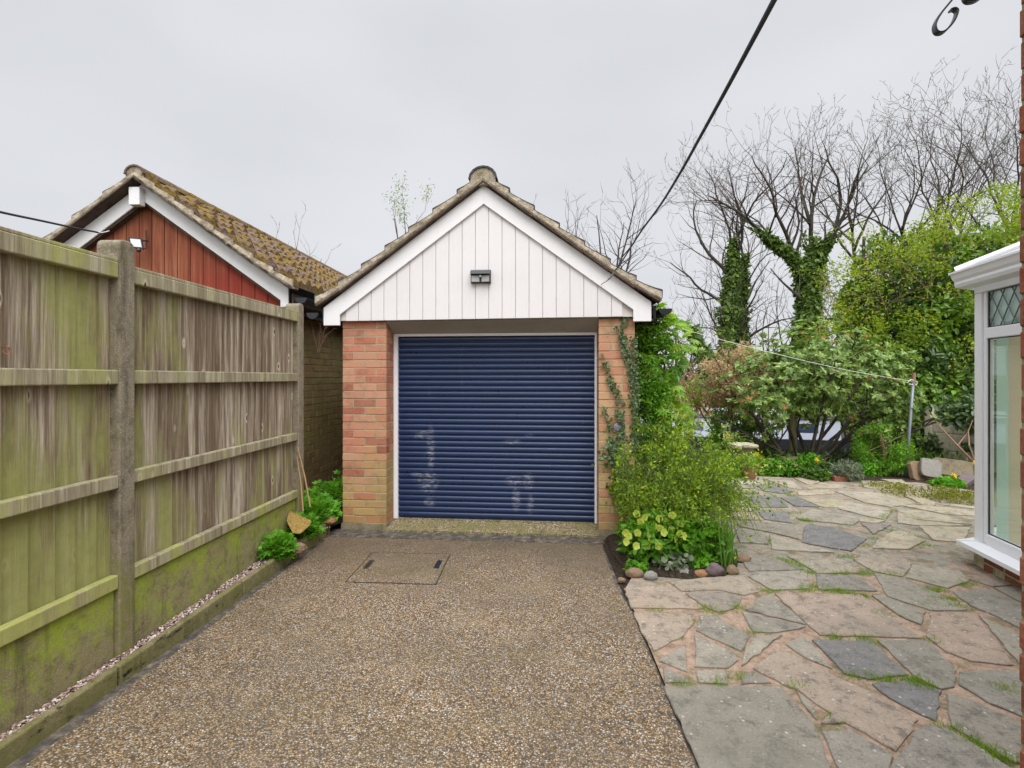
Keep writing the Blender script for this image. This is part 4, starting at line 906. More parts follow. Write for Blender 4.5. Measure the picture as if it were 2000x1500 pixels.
# second facet behind the corner, turned away
BD = np.array([.93, .37]); BF = Frame((C0[0], C0[1], 0), 0); BF.A = np.array([(BD[0], BD[1], 0), (BD[1], -BD[0], 0), (0, 0, 1.)])
LN = 2.2
mb, mo = MB(), MB()
bricks(mb, mo, CF, (.0, .0), (1, 0), LN, (0, -1), 0, 2, .10, 0); bricks(mb, mo, BF, (.0, .0), (1, 0), 2.0, (0, -1), 0, 2, .10, 0)
o = mb.build('plinth', M['brick_red'], cn); bevbrick(o); mo.build('plinth_mortar', M['mortar'], cn)
for fr_c, LL in ((CF, LN), (BF, 2.0)):
    mb = MB(); p = [(-.06, -.085, .155), (LL, -.085, .155), (LL, .12, .155), (.0, .12, .155), (-.06, -.085, .185), (LL, -.085, .185), (LL, .12, .235), (.0, .12, .235)]
    mb.add(fr_c.w(p), BOXF); mb.build('sill', M['upvc'], cn)
    # frame members, butted
    zs = .235; zt = 2.10; ztr = 1.79
    mb = MB(); mb.span((.0, .0, zs - .03), (.085, .07, zt), fr_c); mb.span((.088, .01, zs - .02), (.125, .06, zt), fr_c)
    for k in range(1, 3): mb.span((.085 + k * .74, .0, zs), (.16 + k * .74, .07, zt), fr_c)
    bevel(mb.build('mullion', M['upvc'], cn), .006)
    for nm, lo, hi in (('bottom_rail', (.126, .005, zs - .03), (LL, .065, zs + .055)), ('transom', (.126, .005, ztr - .04), (LL, .065, ztr + .04)), ('head_rail', (.0, -.002, zt), (LL, .075, zt + .06))):
        mb = MB(); mb.span(lo, hi, fr_c); bevel(mb.build(nm, M['upvc'], cn), .006)
    gl = MB(); gl.span((.126, .028, zs + .055), (LL, .036, ztr - .04), fr_c); gl.span((.126, .028, ztr + .04), (LL, .036, zt), fr_c)
    if 'glass' not in M:
        t = NT('window_glass', .03, .5); tr = t.n('BsdfTransparent', Color=(.90, .95, .93, 1)); gs = t.n('BsdfGlossy', Roughness=.02); ms = t.n('MixShader', _0=t.n('Fresnel', IOR=t.math('SUBTRACT', 1.5, t.math('MULTIPLY', t.geo.outputs['Backfacing'], .8333))).outputs[0]); t.t.links.new(tr.outputs[0], ms.inputs[1]); t.t.links.new(gs.outputs[0], ms.inputs[2]); t.t.links.new(ms.outputs[0], t.t.nodes['Material Output'].inputs[0]); M['glass'] = t.mat
        t = NT('roof_sheet', .3, .5); t.col((.85,.87,.88)); tr = t.n('BsdfTranslucent', Color=(.85,.88,.88,1)); ms = t.n('MixShader', _0=.6); t.t.links.new(t.b.outputs[0], ms.inputs[1]); t.t.links.new(tr.outputs[0], ms.inputs[2]); t.t.links.new(ms.outputs[0], t.t.nodes['Material Output'].inputs[0]); M['poly'] = t.mat
        t = NT('frosted_glass', .25, .5); t.col((.66, .78, .72)); t.set('Transmission Weight', .35); t.bump(t.vor(14, 'SMOOTH_F1'), .5, .01); M['frost'] = t.mat
    g_ = gl.build('glazing', M['glass'], cn)
    gk = MB()
    for (za, zb) in ((zs + .055, ztr - .04), (ztr + .04, zt)):
        gk.span((.126, .02, za), (.134, .028, zb), fr_c); gk.span((.134, .02, za), (LL, .028, za + .008), fr_c); gk.span((.134, .02, zb - .008), (LL, .028, zb), fr_c)
    gk.build('gasket', M['black_pl'], cn)
    ld = MB(); H = zt - ztr - .04; w = .19; x = .13
    def lead(x0, z0, x1, z1): 
        ld.segs(fr_c.w([(x0, .027, z0)]), fr_c.w([(x1, .027, z1)]), .0045, .0045, 4)
    zc0 = ztr + .04
    for k in range(-2, 14):
        for s in (1, -1):
            a = (.13 + k * .115, zc0) if s > 0 else (.13 + k * .115, zt); b = (a[0] + H * .62, zt if s > 0 else zc0)
            x0, z0, x1, z1 = a[0], a[1], b[0], b[1]
            if x1 < .13 or x0 > LL: continue
            if x0 < .13: z0 += (z1 - z0) * (.13 - x0) / (x1 - x0); x0 = .13
            lead(x0, z0, x1, z1)
    ld.build('lead_strips', M['lead'], cn)
    # textured roses in the leaded light
    fs_ = MB()
    fs_.span((.13, .040, zc0), (LL, .044, zt), fr_c); fs_.build('textured_pane', M['frost'], cn)
    # moulded gutter and soffit
    prof = [(a * .5 - .01, b) for a, b in ((-.04, 2.14), (-.165, 2.16), (-.185, 2.185), (-.18, 2.205), (-.205, 2.225), (-.225, 2.262), (-.245, 2.268), (-.245, 2.282), (-.07, 2.282), (-.04, 2.2))]
    mb = MB(); V = [fr_c.w((a * .55, a, b)) for a, b in prof] + [fr_c.w((LL, a, b)) for a, b in prof]; n = len(prof)
    mb.add(V, [tuple(range(n)), tuple(range(2*n-1, n-1, -1))] + [(i, i+n, (i+1) % n + n, (i+1) % n) for i in range(n)])
    mb.build('gutter', M['upvc'], cn)
    mb = MB(); V = fr_c.w([(-.03, -.04, 2.284), (LL, -.06, 2.284), (LL, 1.6, 3.0), (1.1, 1.6, 3.0)]); mb.add(np.concatenate([V, V + (0, 0, .02)]), BOXF); mb.build('roof_pane', M['poly'], cn)
mb = MB(); a_ = CF.w((-.06, -.09, 2.30)); b_ = CF.w((1.1, 1.6, 3.03)); mb.tube([a_, b_], .03, 6); mb.build('hip_bar', M['upvc'], cn)
mb = MB(); fl2 = [C0 + CD * LN, C0, C0 + BD * 2.0, C0 + CD * LN + BD * 2.2]; mb.prism([(p[0], p[1], .02) for p in fl2][::-1], (0, 0, .13)); mb.build('floor', M['pale_conc'], cn)
# pale vertical blind strips / curtains inside
M['blind'] = leafmat('cream_blind', [(.74,.66,.56),(.80,.72,.62)], .45, .8); M['blind2'] = leafmat('green_blind', [(.62,.72,.68),(.68,.76,.72)], .45, .8)
for i in range(14):
    mb = MB(); ang = 1.25 if i % 3 else .9; d_ = CF.A[0] * math.cos(ang) + CF.A[1] * math.sin(ang); nn_ = np.cross(d_, (0, 0, 1))
    mb.box(CF.w((.17 + i * .125, .115, 1.16)), (.118, .004, 1.78), np.array([d_, nn_, (0, 0, 1)])); mb.build('blind_slat', M['blind'] if i % 2 else M['blind2'], cn)
mb = MB(); mb.span((LN - .05, .1, .15), (LN, 2.6, 2.2), CF); mb.build('inner_wall', M['blind'], cn)

# ---- wrought iron bracket on the house wall above the frame
br = thing('hanging_basket_bracket', 'black wrought iron scroll of a hanging basket bracket at the top right', 'bracket', (1.19, 1.1, 2.3))
def band(mb, pts, w, th):
    pts = np.array(pts, float); t_ = np.gradient(pts, axis=0); t_ /= np.linalg.norm(t_, axis=1, keepdims=True)
    sd_ = np.array((.30, .93, .12)); sd_ /= np.linalg.norm(sd_); nn_ = np.cross(t_, sd_); nn_ /= np.linalg.norm(nn_, axis=1, keepdims=True)
    V = []
    for p, q in zip(pts, nn_): V += [p - sd_*w/2 - q*th/2, p + sd_*w/2 - q*th/2, p + sd_*w/2 + q*th/2, p - sd_*w/2 + q*th/2]
    n = len(pts); mb.add(V, [(k*4+a, k*4+(a+1) % 4, (k+1)*4+(a+1) % 4, (k+1)*4+a) for k in range(n-1) for a in range(4)] + [(3,2,1,0), tuple((n-1)*4 + a for a in range(4))])
def px_curve(pl, y, k=10):
    pl = np.array(pl, float); out_ = []
    n = len(pl)
    for i in range(n - 1):
        p0, p1, p2, p3 = pl[max(i-1, 0)], pl[i], pl[i+1], pl[min(i+2, n-1)]
        for j in range(k):
            t_ = j / k; q = .5 * ((2*p1) + (-p0+p2)*t_ + (2*p0-5*p1+4*p2-p3)*t_*t_ + (-p0+3*p1-3*p2+p3)*t_**3); out_.append(P(q[0], q[1], y))
    out_.append(P(pl[-1][0], pl[-1][1], y)); return out_
mb = MB(); band(mb, px_curve([(1960,-110),(1915,-70),(1880,-25),(1855,5),(1835,30),(1825,50),(1829,64),(1843,63),(1860,45),(1868,25),(1863,19),(1855,21)], 1.1), .016, .0035); mb.build('scroll', M['black_iron'], br)
mb = MB(); band(mb, px_curve([(1975,-60),(1950,-35),(1920,-8),(1905,2),(1890,4),(1883,-4),(1888,-14),(1897,-12)], 1.1), .016, .0035); mb.build('scroll', M['black_iron'], br)
mb = MB(); mb.box((1.0, 1.1, 2.46), (.42, .014, .014)); mb.box((1.185, 1.1, 2.44), (.012, .03, .34)); mb.build('arm', M['black_iron'], br)

# ================================================================== CABLES AND LINE
def curve_tube(pts, r, k=8, name='cable', mat=None, sub=12):
    pts = np.array(pts, float); out_ = []; n = len(pts)
    for i in range(n - 1):
        p0, p1, p2, p3 = pts[max(i-1, 0)], pts[i], pts[i+1], pts[min(i+2, n-1)]
        for j in range(sub):
            t_ = j / sub; out_.append(.5 * ((2*p1) + (-p0+p2)*t_ + (2*p0-5*p1+4*p2-p3)*t_*t_ + (-p0+3*p1-3*p2+p3)*t_**3))
    out_.append(pts[-1]); mb = MB(); mb.tube(out_, r, k); return mb
ca = thing('overhead_cable', 'thick black cable running from above the camera down to the white garage gable', 'cable', tuple(P(1180, 555, 4.62)))
pl = [P(1560,-90,.74), P(1512,0,.9), P(1470,79,1.05), P(1420,172,1.28), P(1370,263,1.6), P(1330,335,1.98), P(1290,400,2.5), P(1250,455,3.15), P(1215,510,3.95), P(1200,530,4.3)]
curve_tube(pl, .0052).build('sheath', M['cable'], ca, smooth=True)
curve_tube([P(1202,527,4.28), P(1197,535,4.4), P(1186,548,4.55), P(1178,553,4.60), P(1174,556,4.66)], .0035, 6).build('tail', M['dry'], ca, smooth=True)
curve_tube([P(1206,523,4.2), P(1200,530,4.3), P(1193,541,4.45), P(1188,546,4.5)], .0075, 6).build('clamp', M['metal'], ca)
ca = thing('overhead_cable', 'grey cable running from the left edge to the neighbouring red gable', 'cable', tuple(P(195, 453, 5.05)))
curve_tube([P(-120,385,3.0), P(0,414,3.45), P(80,431,3.95), P(150,446,4.55), P(192,454,4.98)], .0085).build('sheath', M['cable'], ca, smooth=True)
curve_tube([P(190,453,4.96), P(200,454,5.0), P(213,451,5.06)], .005, 6).build('tail', M['rope'], ca)
pl_ = P(1228, 612, 4.7); e_ = P(1783, 745, 7.5)
mb = curve_tube([pl_, pl_ * .72 + e_ * .28 - (0, 0, .05), pl_ * .35 + e_ * .65 - (0, 0, .06), e_], .003, 6)
tag(mb.build('washing_line', M['rope'], None, tuple(e_)), 'white washing line tied to the metal pole and stretched to the garage corner', 'washing line')
po = thing('washing_line_pole', 'leaning grey metal washing line pole in front of the ivy hedge', 'pole', tuple(P(1769, 935, 7.45)))
mb = MB(); mb.tube([P(1769, 935, 7.45), P(1776, 840, 7.5), P(1784, 740, 7.5)], .021, 10); mb.build('tube', M['metal'], po, smooth=True)
mb = MB(); mb.tube([P(1784, 752, 7.5), P(1785, 728, 7.5)], .025, 10); mb.build('rusty_cap', M['dry'], po)
mb = MB(); mb.tube([P(1772,748,7.47), P(1779,741,7.47), P(1792,746,7.5), P(1789,752,7.5), P(1775,750,7.47)], .006, 5); mb.build('line_knot', M['rope'], po)
# ================================================================== PLANTS
def N3(p, s, o=0.0): return np.array([mnoise.noise((a[0]*s + o, a[1]*s + o, a[2]*s - o)) for a in p])
def ellip(n, c, r, shell=.55, zmin=None):
    d = rv(n); q = (shell + (1 - shell) * rng.uniform(0, 1, n) ** .6)[:, None]
    p = np.array(c) + d * q * np.array(r)
    if zmin is not None: k = p[:, 2] > zmin; p, d = p[k], d[k]
    return p, d
def clumpy(mb, tmpl, n, c, r, size, shell=.5, up=.5, thr=-.12, fs=1.6, droop=0.0, zmin=None, lump=.25, jit=.9):
    p, d = ellip(n, c, r, shell, zmin)
    w = N3(d, 1.9, c[0]); p = np.array(c) + (p - np.array(c)) * (1 + lump * w)[:, None]
    k = N3(p, fs, 5.1) > thr; p, d = p[k], d[k]; m = len(p)
    if not m: return
    nrm = d * .7 + rv(m) * jit + np.array((0, 0, up)); dr_ = rv(m) + d * .6 - np.array((0, 0, droop))
    mb.scatter(tmpl, p, dr_, nrm, rng.uniform(.65, 1.25, m) * size)
# ---- branching trees: everything grown as short tapered pieces
CH = []
def grow(S, p, d, L_, r, lev, prm, tips):
    cr = [r]; n = max(3, int(L_ / prm['step'])); st = L_ / n; pts = [p.copy()]; r1 = r * prm['taper']
    for i in range(n):
        d = d + np.array([random.gauss(0, 1), random.gauss(0, 1), random.gauss(0, 1)]) * prm['wob'] * (.45 if lev == 0 else 1) + np.array((prm.get('lean', 0), 0, prm['up'])) * (.12 + lev * .6)
        d /= np.linalg.norm(d); q = p + d * st
        ra, rb = r + (r1 - r) * i / n, r + (r1 - r) * (i + 1) / n
        S.append((p.copy(), q.copy(), ra, rb, lev)); p = q; pts.append(p.copy()); cr.append(rb)
        if lev < prm['levels'] and i >= (1 if lev else prm.get('first', n // 3)) - 0:
            if random.random() < prm['dens'][min(lev, len(prm['dens']) - 1)]:
                a = random.uniform(.45, .95); ax = np.array([random.gauss(0, 1), random.gauss(0, 1), random.gauss(0, 1)]); ax -= d * ax.dot(d); ax /= np.linalg.norm(ax)
                nd = d * math.cos(a) + ax * math.sin(a)
                grow(S, p.copy(), nd, L_ * prm['ratio'] * random.uniform(.65, 1.1) * (1 - .35 * i / n), max(rb * prm['rr'], prm['rmin']), lev + 1, prm, tips)
    tips.append((p, d, lev)); CH.append((pts, cr, lev))
def seg_mesh(S, mb_t, mb_c, split=1):
    for pts, cr, lev in CH:
        if lev <= split: mb_t.tube(pts, cr, 7 if lev == 0 else 5)
    for mbx, sel, k in ((mb_c, [s_ for s_ in S if s_[4] > split], 3),):
        if sel: mbx.segs(np.array([s_[0] for s_ in sel]), np.array([s_[1] for s_ in sel]), np.array([s_[2] for s_ in sel]), np.array([s_[3] for s_ in sel]), k)
PR = dict(step=.32, wob=.16, up=.062, taper=.22, levels=5, dens=[.85, .9, .9, .8, .5], ratio=.62, rr=.62, rmin=.0078, first=2)
def ivy_on(mb, S, rad, per, tmpl, size, zmax, lev=1):
    for a, b, ra, rb, lv in S:
        w_ = np.clip((zmax + 1.6 + .9 * mnoise.noise((a[0], a[1], 0)) - a[2]) / 2.2, 0, 1)
        if lv > lev or w_ <= 0: continue
        m = int(per * w_ * np.linalg.norm(b - a)); q = a + (b - a) * rng.uniform(0, 1, m)[:, None]; o_ = rv(m); o_[:, 2] *= .5
        f = rad * (.35 + 1.5 * abs(mnoise.noise((a[0] * 2.3, a[2] * 1.7, 2)))) * (.35 + .65 * w_)
        q = q + o_ * (ra + f * rng.uniform(.35, 1, m) ** .5)[:, None]
        mb.scatter(tmpl, q, rv(m) + (0, 0, -.6), o_ + (0, 0, .5), rng.uniform(.5, 1.6, m) * size)
def bare_tree(base, limbs, label, prm, ivy=None, seed=1, group='bare trees beyond the canal', name='bare_tree', buds=None):
    random.seed(seed); t = thing(name, label, 'tree', tuple(base), group); S, tips = [], []
    CH.clear()
    for i_, (p, d, L_, r, lv) in enumerate(limbs):
        d = np.array(d, float)
        if i_:
            e_ = np.array(p) + d; c_ = np.array([s_[1] for s_ in S if s_[4] == 0]); j_ = np.argmin(np.linalg.norm(c_ - np.array(p), axis=1)); rr_ = [s_[3] for s_ in S if s_[4] == 0][j_]; k_ = L_ / np.linalg.norm(d); p = c_[j_]; d = e_ - p; L_ = k_ * np.linalg.norm(d); r = min(r, max(rr_, .6 * r))
        grow(S, np.array(p, float), d / np.linalg.norm(d), L_, r, lv, prm if i_ or len(limbs) < 5 else dict(prm, first=99, wob=.05), tips)
    a, b = MB(), MB(); seg_mesh(S, a, b, 1)
    a.build('trunk', M['bark'], t, smooth=True)
    if b.v: b.build('crown', M['twig'], t)
    if ivy:
        c = MB(); ivy_on(c, S, *ivy); c.build('ivy', L['treeivy'], t)
    if buds:
        c = MB(); tp = np.array([q[0] for q in tips if q[2] >= 1]); k = buds[0]; tp = np.repeat(tp, k, 0) + rng.normal(size=(len(tp) * k, 3)) * buds[1]
        c.scatter(LANCE, tp, rv(len(tp)) - (0, 0, .5), rv(len(tp)), rng.uniform(.6, 1.2, len(tp)) * buds[2]); c.build('foliage', buds[3], t)
    return t
def V3(px, py, y): return P(px, py, y)
def limb_to(p0, p1, r, lv=0, k=1.0): p0 = np.array(p0); p1 = np.array(p1); return (p0, p1 - p0, np.linalg.norm(p1 - p0) * k, r, lv)

# T1: twin-stemmed ivy tree left
b = V3(1412, 800, 19.5)
bare_tree(b, [limb_to(b, V3(1415, 470, 19.5), .20), limb_to(V3(1412, 560, 19.5), V3(1330, 400, 19), .09, 1), limb_to(V3(1414, 520, 19.5), V3(1480, 330, 19), .09, 1), limb_to(V3(1414, 600, 19.5), V3(1320, 500, 19), .07, 1), limb_to(V3(1416, 480, 19.5), V3(1440, 310, 19.5), .10, 1), limb_to(V3(1416, 490, 19.5), V3(1390, 330, 19.5), .08, 1)],
          'slim tree thickly sleeved in ivy, leftmost of the tall trees beyond the canal', PR, (.34, 1100, DIAMOND, .15, 6.2, 0), 3)
b = V3(1462, 790, 21)
bare_tree(b, [limb_to(b, V3(1468, 500, 21), .15), limb_to(V3(1466, 560, 21), V3(1530, 400, 21), .09, 1), limb_to(V3(1468, 520, 21), V3(1480, 360, 21), .09, 1), limb_to(V3(1466, 600, 21), V3(1510, 520, 21), .06, 1)],
          'thin ivy covered tree between the leftmost tree and the big forked tree', PR, (.22, 900, DIAMOND, .15, 5.2, 0), 5)
b = V3(1580, 800, 18)
bare_tree(b, [limb_to(b, V3(1588, 470, 18), .34), limb_to(V3(1585, 540, 18), V3(1470, 340, 17.5), .11, 0, 1.1), limb_to(V3(1590, 480, 18), V3(1575, 290, 18), .11, 0, 1.0), limb_to(V3(1590, 520, 18), V3(1690, 380, 18), .12, 0, 1.2), limb_to(V3(1640, 450, 18), V3(1650, 290, 18), .08, 1, 1.1), limb_to(V3(1560, 500, 18), V3(1500, 300, 18), .08, 1, 1.1), limb_to(V3(1580, 600, 18), V3(1505, 560, 18), .07, 1, 1.2), limb_to(V3(1588, 440, 18), V3(1545, 300, 18), .11, 1, 1.1)],
          'big forked tree with a dark ivy clad trunk in the middle of the tree line', PR, (.50, 2300, DIAMOND, .16, 5.0, 0), 8)
for i, (px, y, lean, top, sd2, lab) in enumerate(((1690, 17, -40, 250, 11, 'bare tree with fine upswept twigs standing just right of the big forked tree'), (1770, 18, 20, 200, 12, 'tall bare tree rising behind the lime green hedge top'), (1860, 16.5, 10, 165, 13, 'tallest bare tree, rising behind the hedge above the conservatory gutter'), (1960, 16, 60, 150, 14, 'bare tree at the right picture edge beside the house corner'), (1900, 21, -60, 250, 21, 'bare tree standing behind the tallest one at the upper right'))):
    b = V3(px, 700, y)
    bare_tree(b, [limb_to(b, V3(px + lean * .3, 430, y), .13), limb_to(V3(px + lean*.2, 450, y), V3(px + lean, top + 70, y), .07, 0, 1.0), limb_to(V3(px, 470, y), V3(px - 75, top + 110, y), .055, 1, 1.1), limb_to(V3(px, 480, y), V3(px + 75, top + 100, y - .5), .055, 1, 1.1), limb_to(V3(px, 450, y), V3(px + 25, top + 60, y - 1), .05, 1, 1.0), limb_to(V3(px, 500, y), V3(px - 120, 380, y), .045, 1, 1.0), limb_to(V3(px, 450, y), V3(px - 35, top + 80, y + 1), .055, 1, 1.0)], lab, PR, None, sd2)
P2 = dict(PR, step=.26, levels=3, dens=[.85, .8, .7], rmin=.007, up=.09)
b = V3(1190, 640, 16)
bare_tree(b, [limb_to(b, V3(1150, 420, 16), .055, 0, 1.0), limb_to(b, V3(1200, 400, 16), .055, 0, 1.0), limb_to(V3(1190, 600, 16), V3(1240, 440, 16), .05, 0, 1.0), limb_to(b, V3(1115, 440, 16), .07, 0, 1.1), limb_to(V3(1195, 600, 16), V3(1285, 470, 16), .06, 0, 1)], 'bare many stemmed tree behind the right slope of the garage roof', P2, None, 31, None)
b = V3(795, 600, 14)
bare_tree(b, [limb_to(b, V3(785, 430, 14), .035, 0, 1.0), limb_to(b, V3(803, 430, 14), .03, 0, 1.0), limb_to(V3(792, 480, 14), V3(765, 400, 14), .02, 0, 1), limb_to(V3(795, 480, 14), V3(826, 410, 14), .02, 0, 1), limb_to(V3(792, 470, 14), V3(792, 385, 14), .02, 0, 1)], 'small tree with fresh yellow green leaves behind the left slope of the garage roof', dict(P2, up=.08, wob=.18, ratio=.5, rmin=.005), None, 33, None, 'willow_tree', (14, .11, .075, L['lime']))
b = V3(585, 640, 17)
bare_tree(b, [limb_to(b, V3(560, 480, 17), .05, 0, 1.0), limb_to(b, V3(590, 480, 17), .05, 0, 1.0), limb_to(b, V3(615, 500, 17), .04, 0, 1.0)], 'twiggy treetop showing over the mossy roof of the neighbouring garage', P2, None, 35, None)
# low grey scrub trees on the far bank
for i, (px, y, top, lab) in enumerate(((1340, 22, 590, 'low leafless scrub tree just right of the garage corner'), (1385, 25, 600, 'low leafless scrub tree left of the ivy sleeved trunks'), (1500, 24, 580, 'low leafless scrub tree between the ivy clad trunks'), (1545, 22, 560, 'leafless scrub tree just left of the big forked trunk'), (1650, 21, 520, 'leafless scrub tree right of the big forked trunk'))):
    b = V3(px, 790, y)
    bare_tree(b, [limb_to(b, V3(px + o_, top + 60, y), .06, 0, 1.15) for o_ in (-45, -10, 30)], lab, dict(P2, step=.45, rmin=.013), None, 40 + i, 'leafless scrub on the far bank')
b = V3(1395, 760, 17)   # ivy covered fallen limb
bare_tree(b, [limb_to(b, V3(1345, 640, 16.5), .10, 0, 1.0)], 'leaning ivy covered stump left of the tall ivy trees', dict(P2, dens=[.3, .3]), (.42, 800, DIAMOND, .14, 4), 55, None)
# brown undergrowth and thicket masses on the far bank
mb = MB(); n = 16000; x = rng.uniform(2, 26, n); y = rng.uniform(20, 25, n); h = 1.6 + .9 * N3(np.stack([x, y*0, x*0], 1), .45)
z = .1 + rng.uniform(0, 1, n) ** .8 * h; mb.scatter(LANCE, np.stack([x, y, z], 1), rv(n) + (0, 0, .8), rv(n), rng.uniform(.12, .35, n))
tag(mb.build('undergrowth', L['scrub']), 'brown winter undergrowth along the far canal bank', 'undergrowth', kind='stuff')
mb = MB(); n = 9000; x = rng.uniform(2, 24, n); y = rng.uniform(18.4, 20.5, n); z = -.8 + rng.uniform(0, 1, n) * (.8 + .5 * N3(np.stack([x, y*0, x*0], 1), .8, 9)) + (y - 18.4) * .45
mb.scatter(LANCE, np.stack([x, y, z], 1), rv(n) + (0, 0, 1.), rv(n), rng.uniform(.10, .26, n))
tag(mb.build('bank_grass', L['conifer']), 'green weeds at the water edge of the far bank', 'weeds', kind='stuff')
mb = MB(); n = 14000; x = rng.uniform(1.5, 16, n); y = rng.uniform(7.9, 10.6, n); z = -.05 - np.clip((y - 8.6) / 2.4, 0, 1) * 1.35 + rng.uniform(0, .28, n)
mb.scatter(LANCE, np.stack([x, y, z], 1), rv(n) + (0, 0, .8), rv(n), rng.uniform(.06, .16, n))
tag(mb.build('ground_cover', L['hedge']), 'dark low leaves covering the near bank behind the paving', 'ground cover', kind='stuff')

# ---- narrowboat on the canal
NBt = Frame((5.6, 16.6, -.85), 14)
bt = thing('narrowboat', 'pale grey narrowboat with dark windows moored on the canal', 'boat', tuple(NBt.w((0, 0, 0))))
M['hull'] = plain('hull_black', (.03,.03,.04), .4); M['cabin'] = plain('cabin_grey', (.50,.53,.62), .35, 0, .4, .06); M['broof'] = plain('roof_dark', (.07,.065,.075), .5); M['wingl'] = plain('dark_window', (.035,.05,.085), .08, 0, .6, .2); M['bwhite'] = plain('boat_white', (.78,.78,.80), .4, 0, .4, .05); M['pinkred'] = plain('buoy_red', (.75,.10,.10), .5)
def xsec(mb, secs):   # loft of closed sections
    n = len(secs[0]); V = [q for s_ in secs for q in s_]
    F_ = [(i*n+k, (i+1)*n+k, (i+1)*n+(k+1) % n, i*n+(k+1) % n) for i in range(len(secs)-1) for k in range(n)] + [tuple(range(n)), tuple((len(secs)-1)*n + k for k in range(n-1, -1, -1))]
    mb.add(NBt.w(V), F_)
mb = MB(); xsec(mb, [[(u, -w, 0), (u, w, 0), (u, w, h), (u, -w, h)] for u, w, h in ((-9, .9, .55), (-3, 1.03, .5), (4.4, 1.03, .5), (5.6, .95, .55), (6.6, .6, .66), (7.3, .08, .80))]); mb.build('hull', M['hull'], bt)
mb = MB(); xsec(mb, [[(u, -.92, .5), (u, .92, .5), (u, .80, 1.10), (u, -.80, 1.10)] for u in (-8.4, 4.2)]); mb.build('cabin', M['cabin'], bt)
mb = MB(); xsec(mb, [[(u, -.86, 1.102), (u, .86, 1.102), (u, .7, 1.16), (u, 0, 1.20), (u, -.7, 1.16)] for u in (-8.5, 4.3)]); mb.build('roof', M['broof'], bt)
mb = MB(); mb.span((-8.5, -.74, 1.20), (4.2, -.70, 1.235), NBt); mb.build('handrail', M['bwhite'], bt)
mb = MB(); mb.span((-8.5, .70, 1.20), (4.2, .74, 1.30), NBt); mb.build('handrail', M['bwhite'], bt)
for u in (-6.6, -4.9, -3.2, -1.55, .15, 1.9, 3.3):
    A = Frame(NBt.w((u, -.865, .82)), 14)
    mb = MB(); mb.add(A.w([(-.36,-.012,-.165),(.36,-.012,-.165),(.36,.055,.165),(-.36,.055,.165),(-.36,.02,-.165),(.36,.02,-.165),(.36,.09,.165),(-.36,.09,.165)]) , BOXF[:, ::-1]); f_ = mb.build('window', M['bwhite'] if u < -1 else M['wingl'], bt)
    mb = MB(); mb.add(A.w([(-.32,-.022,-.13),(.32,-.022,-.13),(.32,.035,.13),(-.32,.035,.13),(-.32,.005,-.13),(.32,.005,-.13),(.32,.06,.13),(-.32,.06,.13)]), BOXF[:, ::-1]); g_ = mb.build('pane', M['wingl'], f_)
    if abs(u + .7 - .15 + 1.05) < 0: pass
mb = MB()
A = Frame(NBt.w((-1.55, -.90, .82)), 14)
for k in range(7): mb.add(A.w([(-.32 + k*.1, -.028, -.13), (-.30 + k*.1, -.028, -.13), (-.30 + k*.1, .028, .13), (-.32 + k*.1, .028, .13)]), [(0,1,2,3)])
mb.build('window_bars', M['bwhite'], bt)
mb = MB(); q = NBt.w((-.2, -.35, 1.30)); mb.lathe([(.02, -.12), (.14, -.09), (.19, 0), (.14, .09), (.02, .12)], q, 14); o = mb.build('buoy', M['pinkred'], None, tuple(q)); tag(o, 'small red and pink buoy lying on the roof of the narrowboat', 'buoy')

# ---- tall ivy hedge at the right, in lumps
def trunkstuff(t, pts, r=.05, mat='bark', name='stem'):
    mb = MB()
    for q in pts: mb.tube(np.array(q), np.linspace(r, r * .5, len(q)), 6)
    mb.build(name, M[mat], t)
hd = thing('ivy_hedge', 'tall dark green wall of glossy ivy behind the conservatory corner', 'hedge', (8.3, 9.6, -.1))
trunkstuff(hd, [[(8.0 + i * .5, 10.2, -.2), (8.1 + i * .5, 10.2, 1.6), (7.9 + i * .6, 10.1, 3.6)] for i in range(5)], .09)
mb = MB()
for c, r, n in (((8.6, 10.3, 1.6), (1.9, 1.2, 2.6), 15000), ((7.7, 9.9, 2.6), (1.3, .9, 1.7), 9000), ((9.7, 10.2, 2.2), (1.9, 1.1, 2.3), 12000), ((7.6, 9.3, .9), (1.2, .8, 1.3), 6500), ((8.3, 8.8, .65), (.9, .5, .55), 2600)):
    clumpy(mb, OVAL, n, c, r, .125, .72, .35, -.28, 1.3, .5, -.1, .22)
mb.build('leaves', L['hedge'], hd)
hw_ = thing('hawthorn_hedge', 'lime green leafing hedge top above and in front of the dark ivy', 'hedge', (8.0, 9.2, -.1))
trunkstuff(hw_, [[(6.8 + i * .7, 9.9, .6), (6.7 + i * .75, 9.8, 2.6), (6.6 + i * .8, 9.6, 4.1)] for i in range(5)], .05)
S, tips = [], []; random.seed(66)
pw = dict(step=.2, wob=.25, up=.03, taper=.4, levels=2, dens=[.6, .5], ratio=.55, rr=.6, rmin=.004, first=1)
for i in range(46):
    x0 = random.uniform(6.0, 11.5); p = np.array((x0, random.uniform(9.0, 10.4), 2.3 + (x0 - 6) * .30)); d = np.array((random.gauss(0, .6), random.gauss(-.2, .4), .8)); grow(S, p, d / np.linalg.norm(d), 1.3, .014, 0, pw, tips)
a = MB(); a.segs(np.array([q[0] for q in S]), np.array([q[1] for q in S]), np.array([q[2] for q in S]), np.array([q[3] for q in S]), 3); a.build('twigs', M['dry'], hw_)
mb = MB()
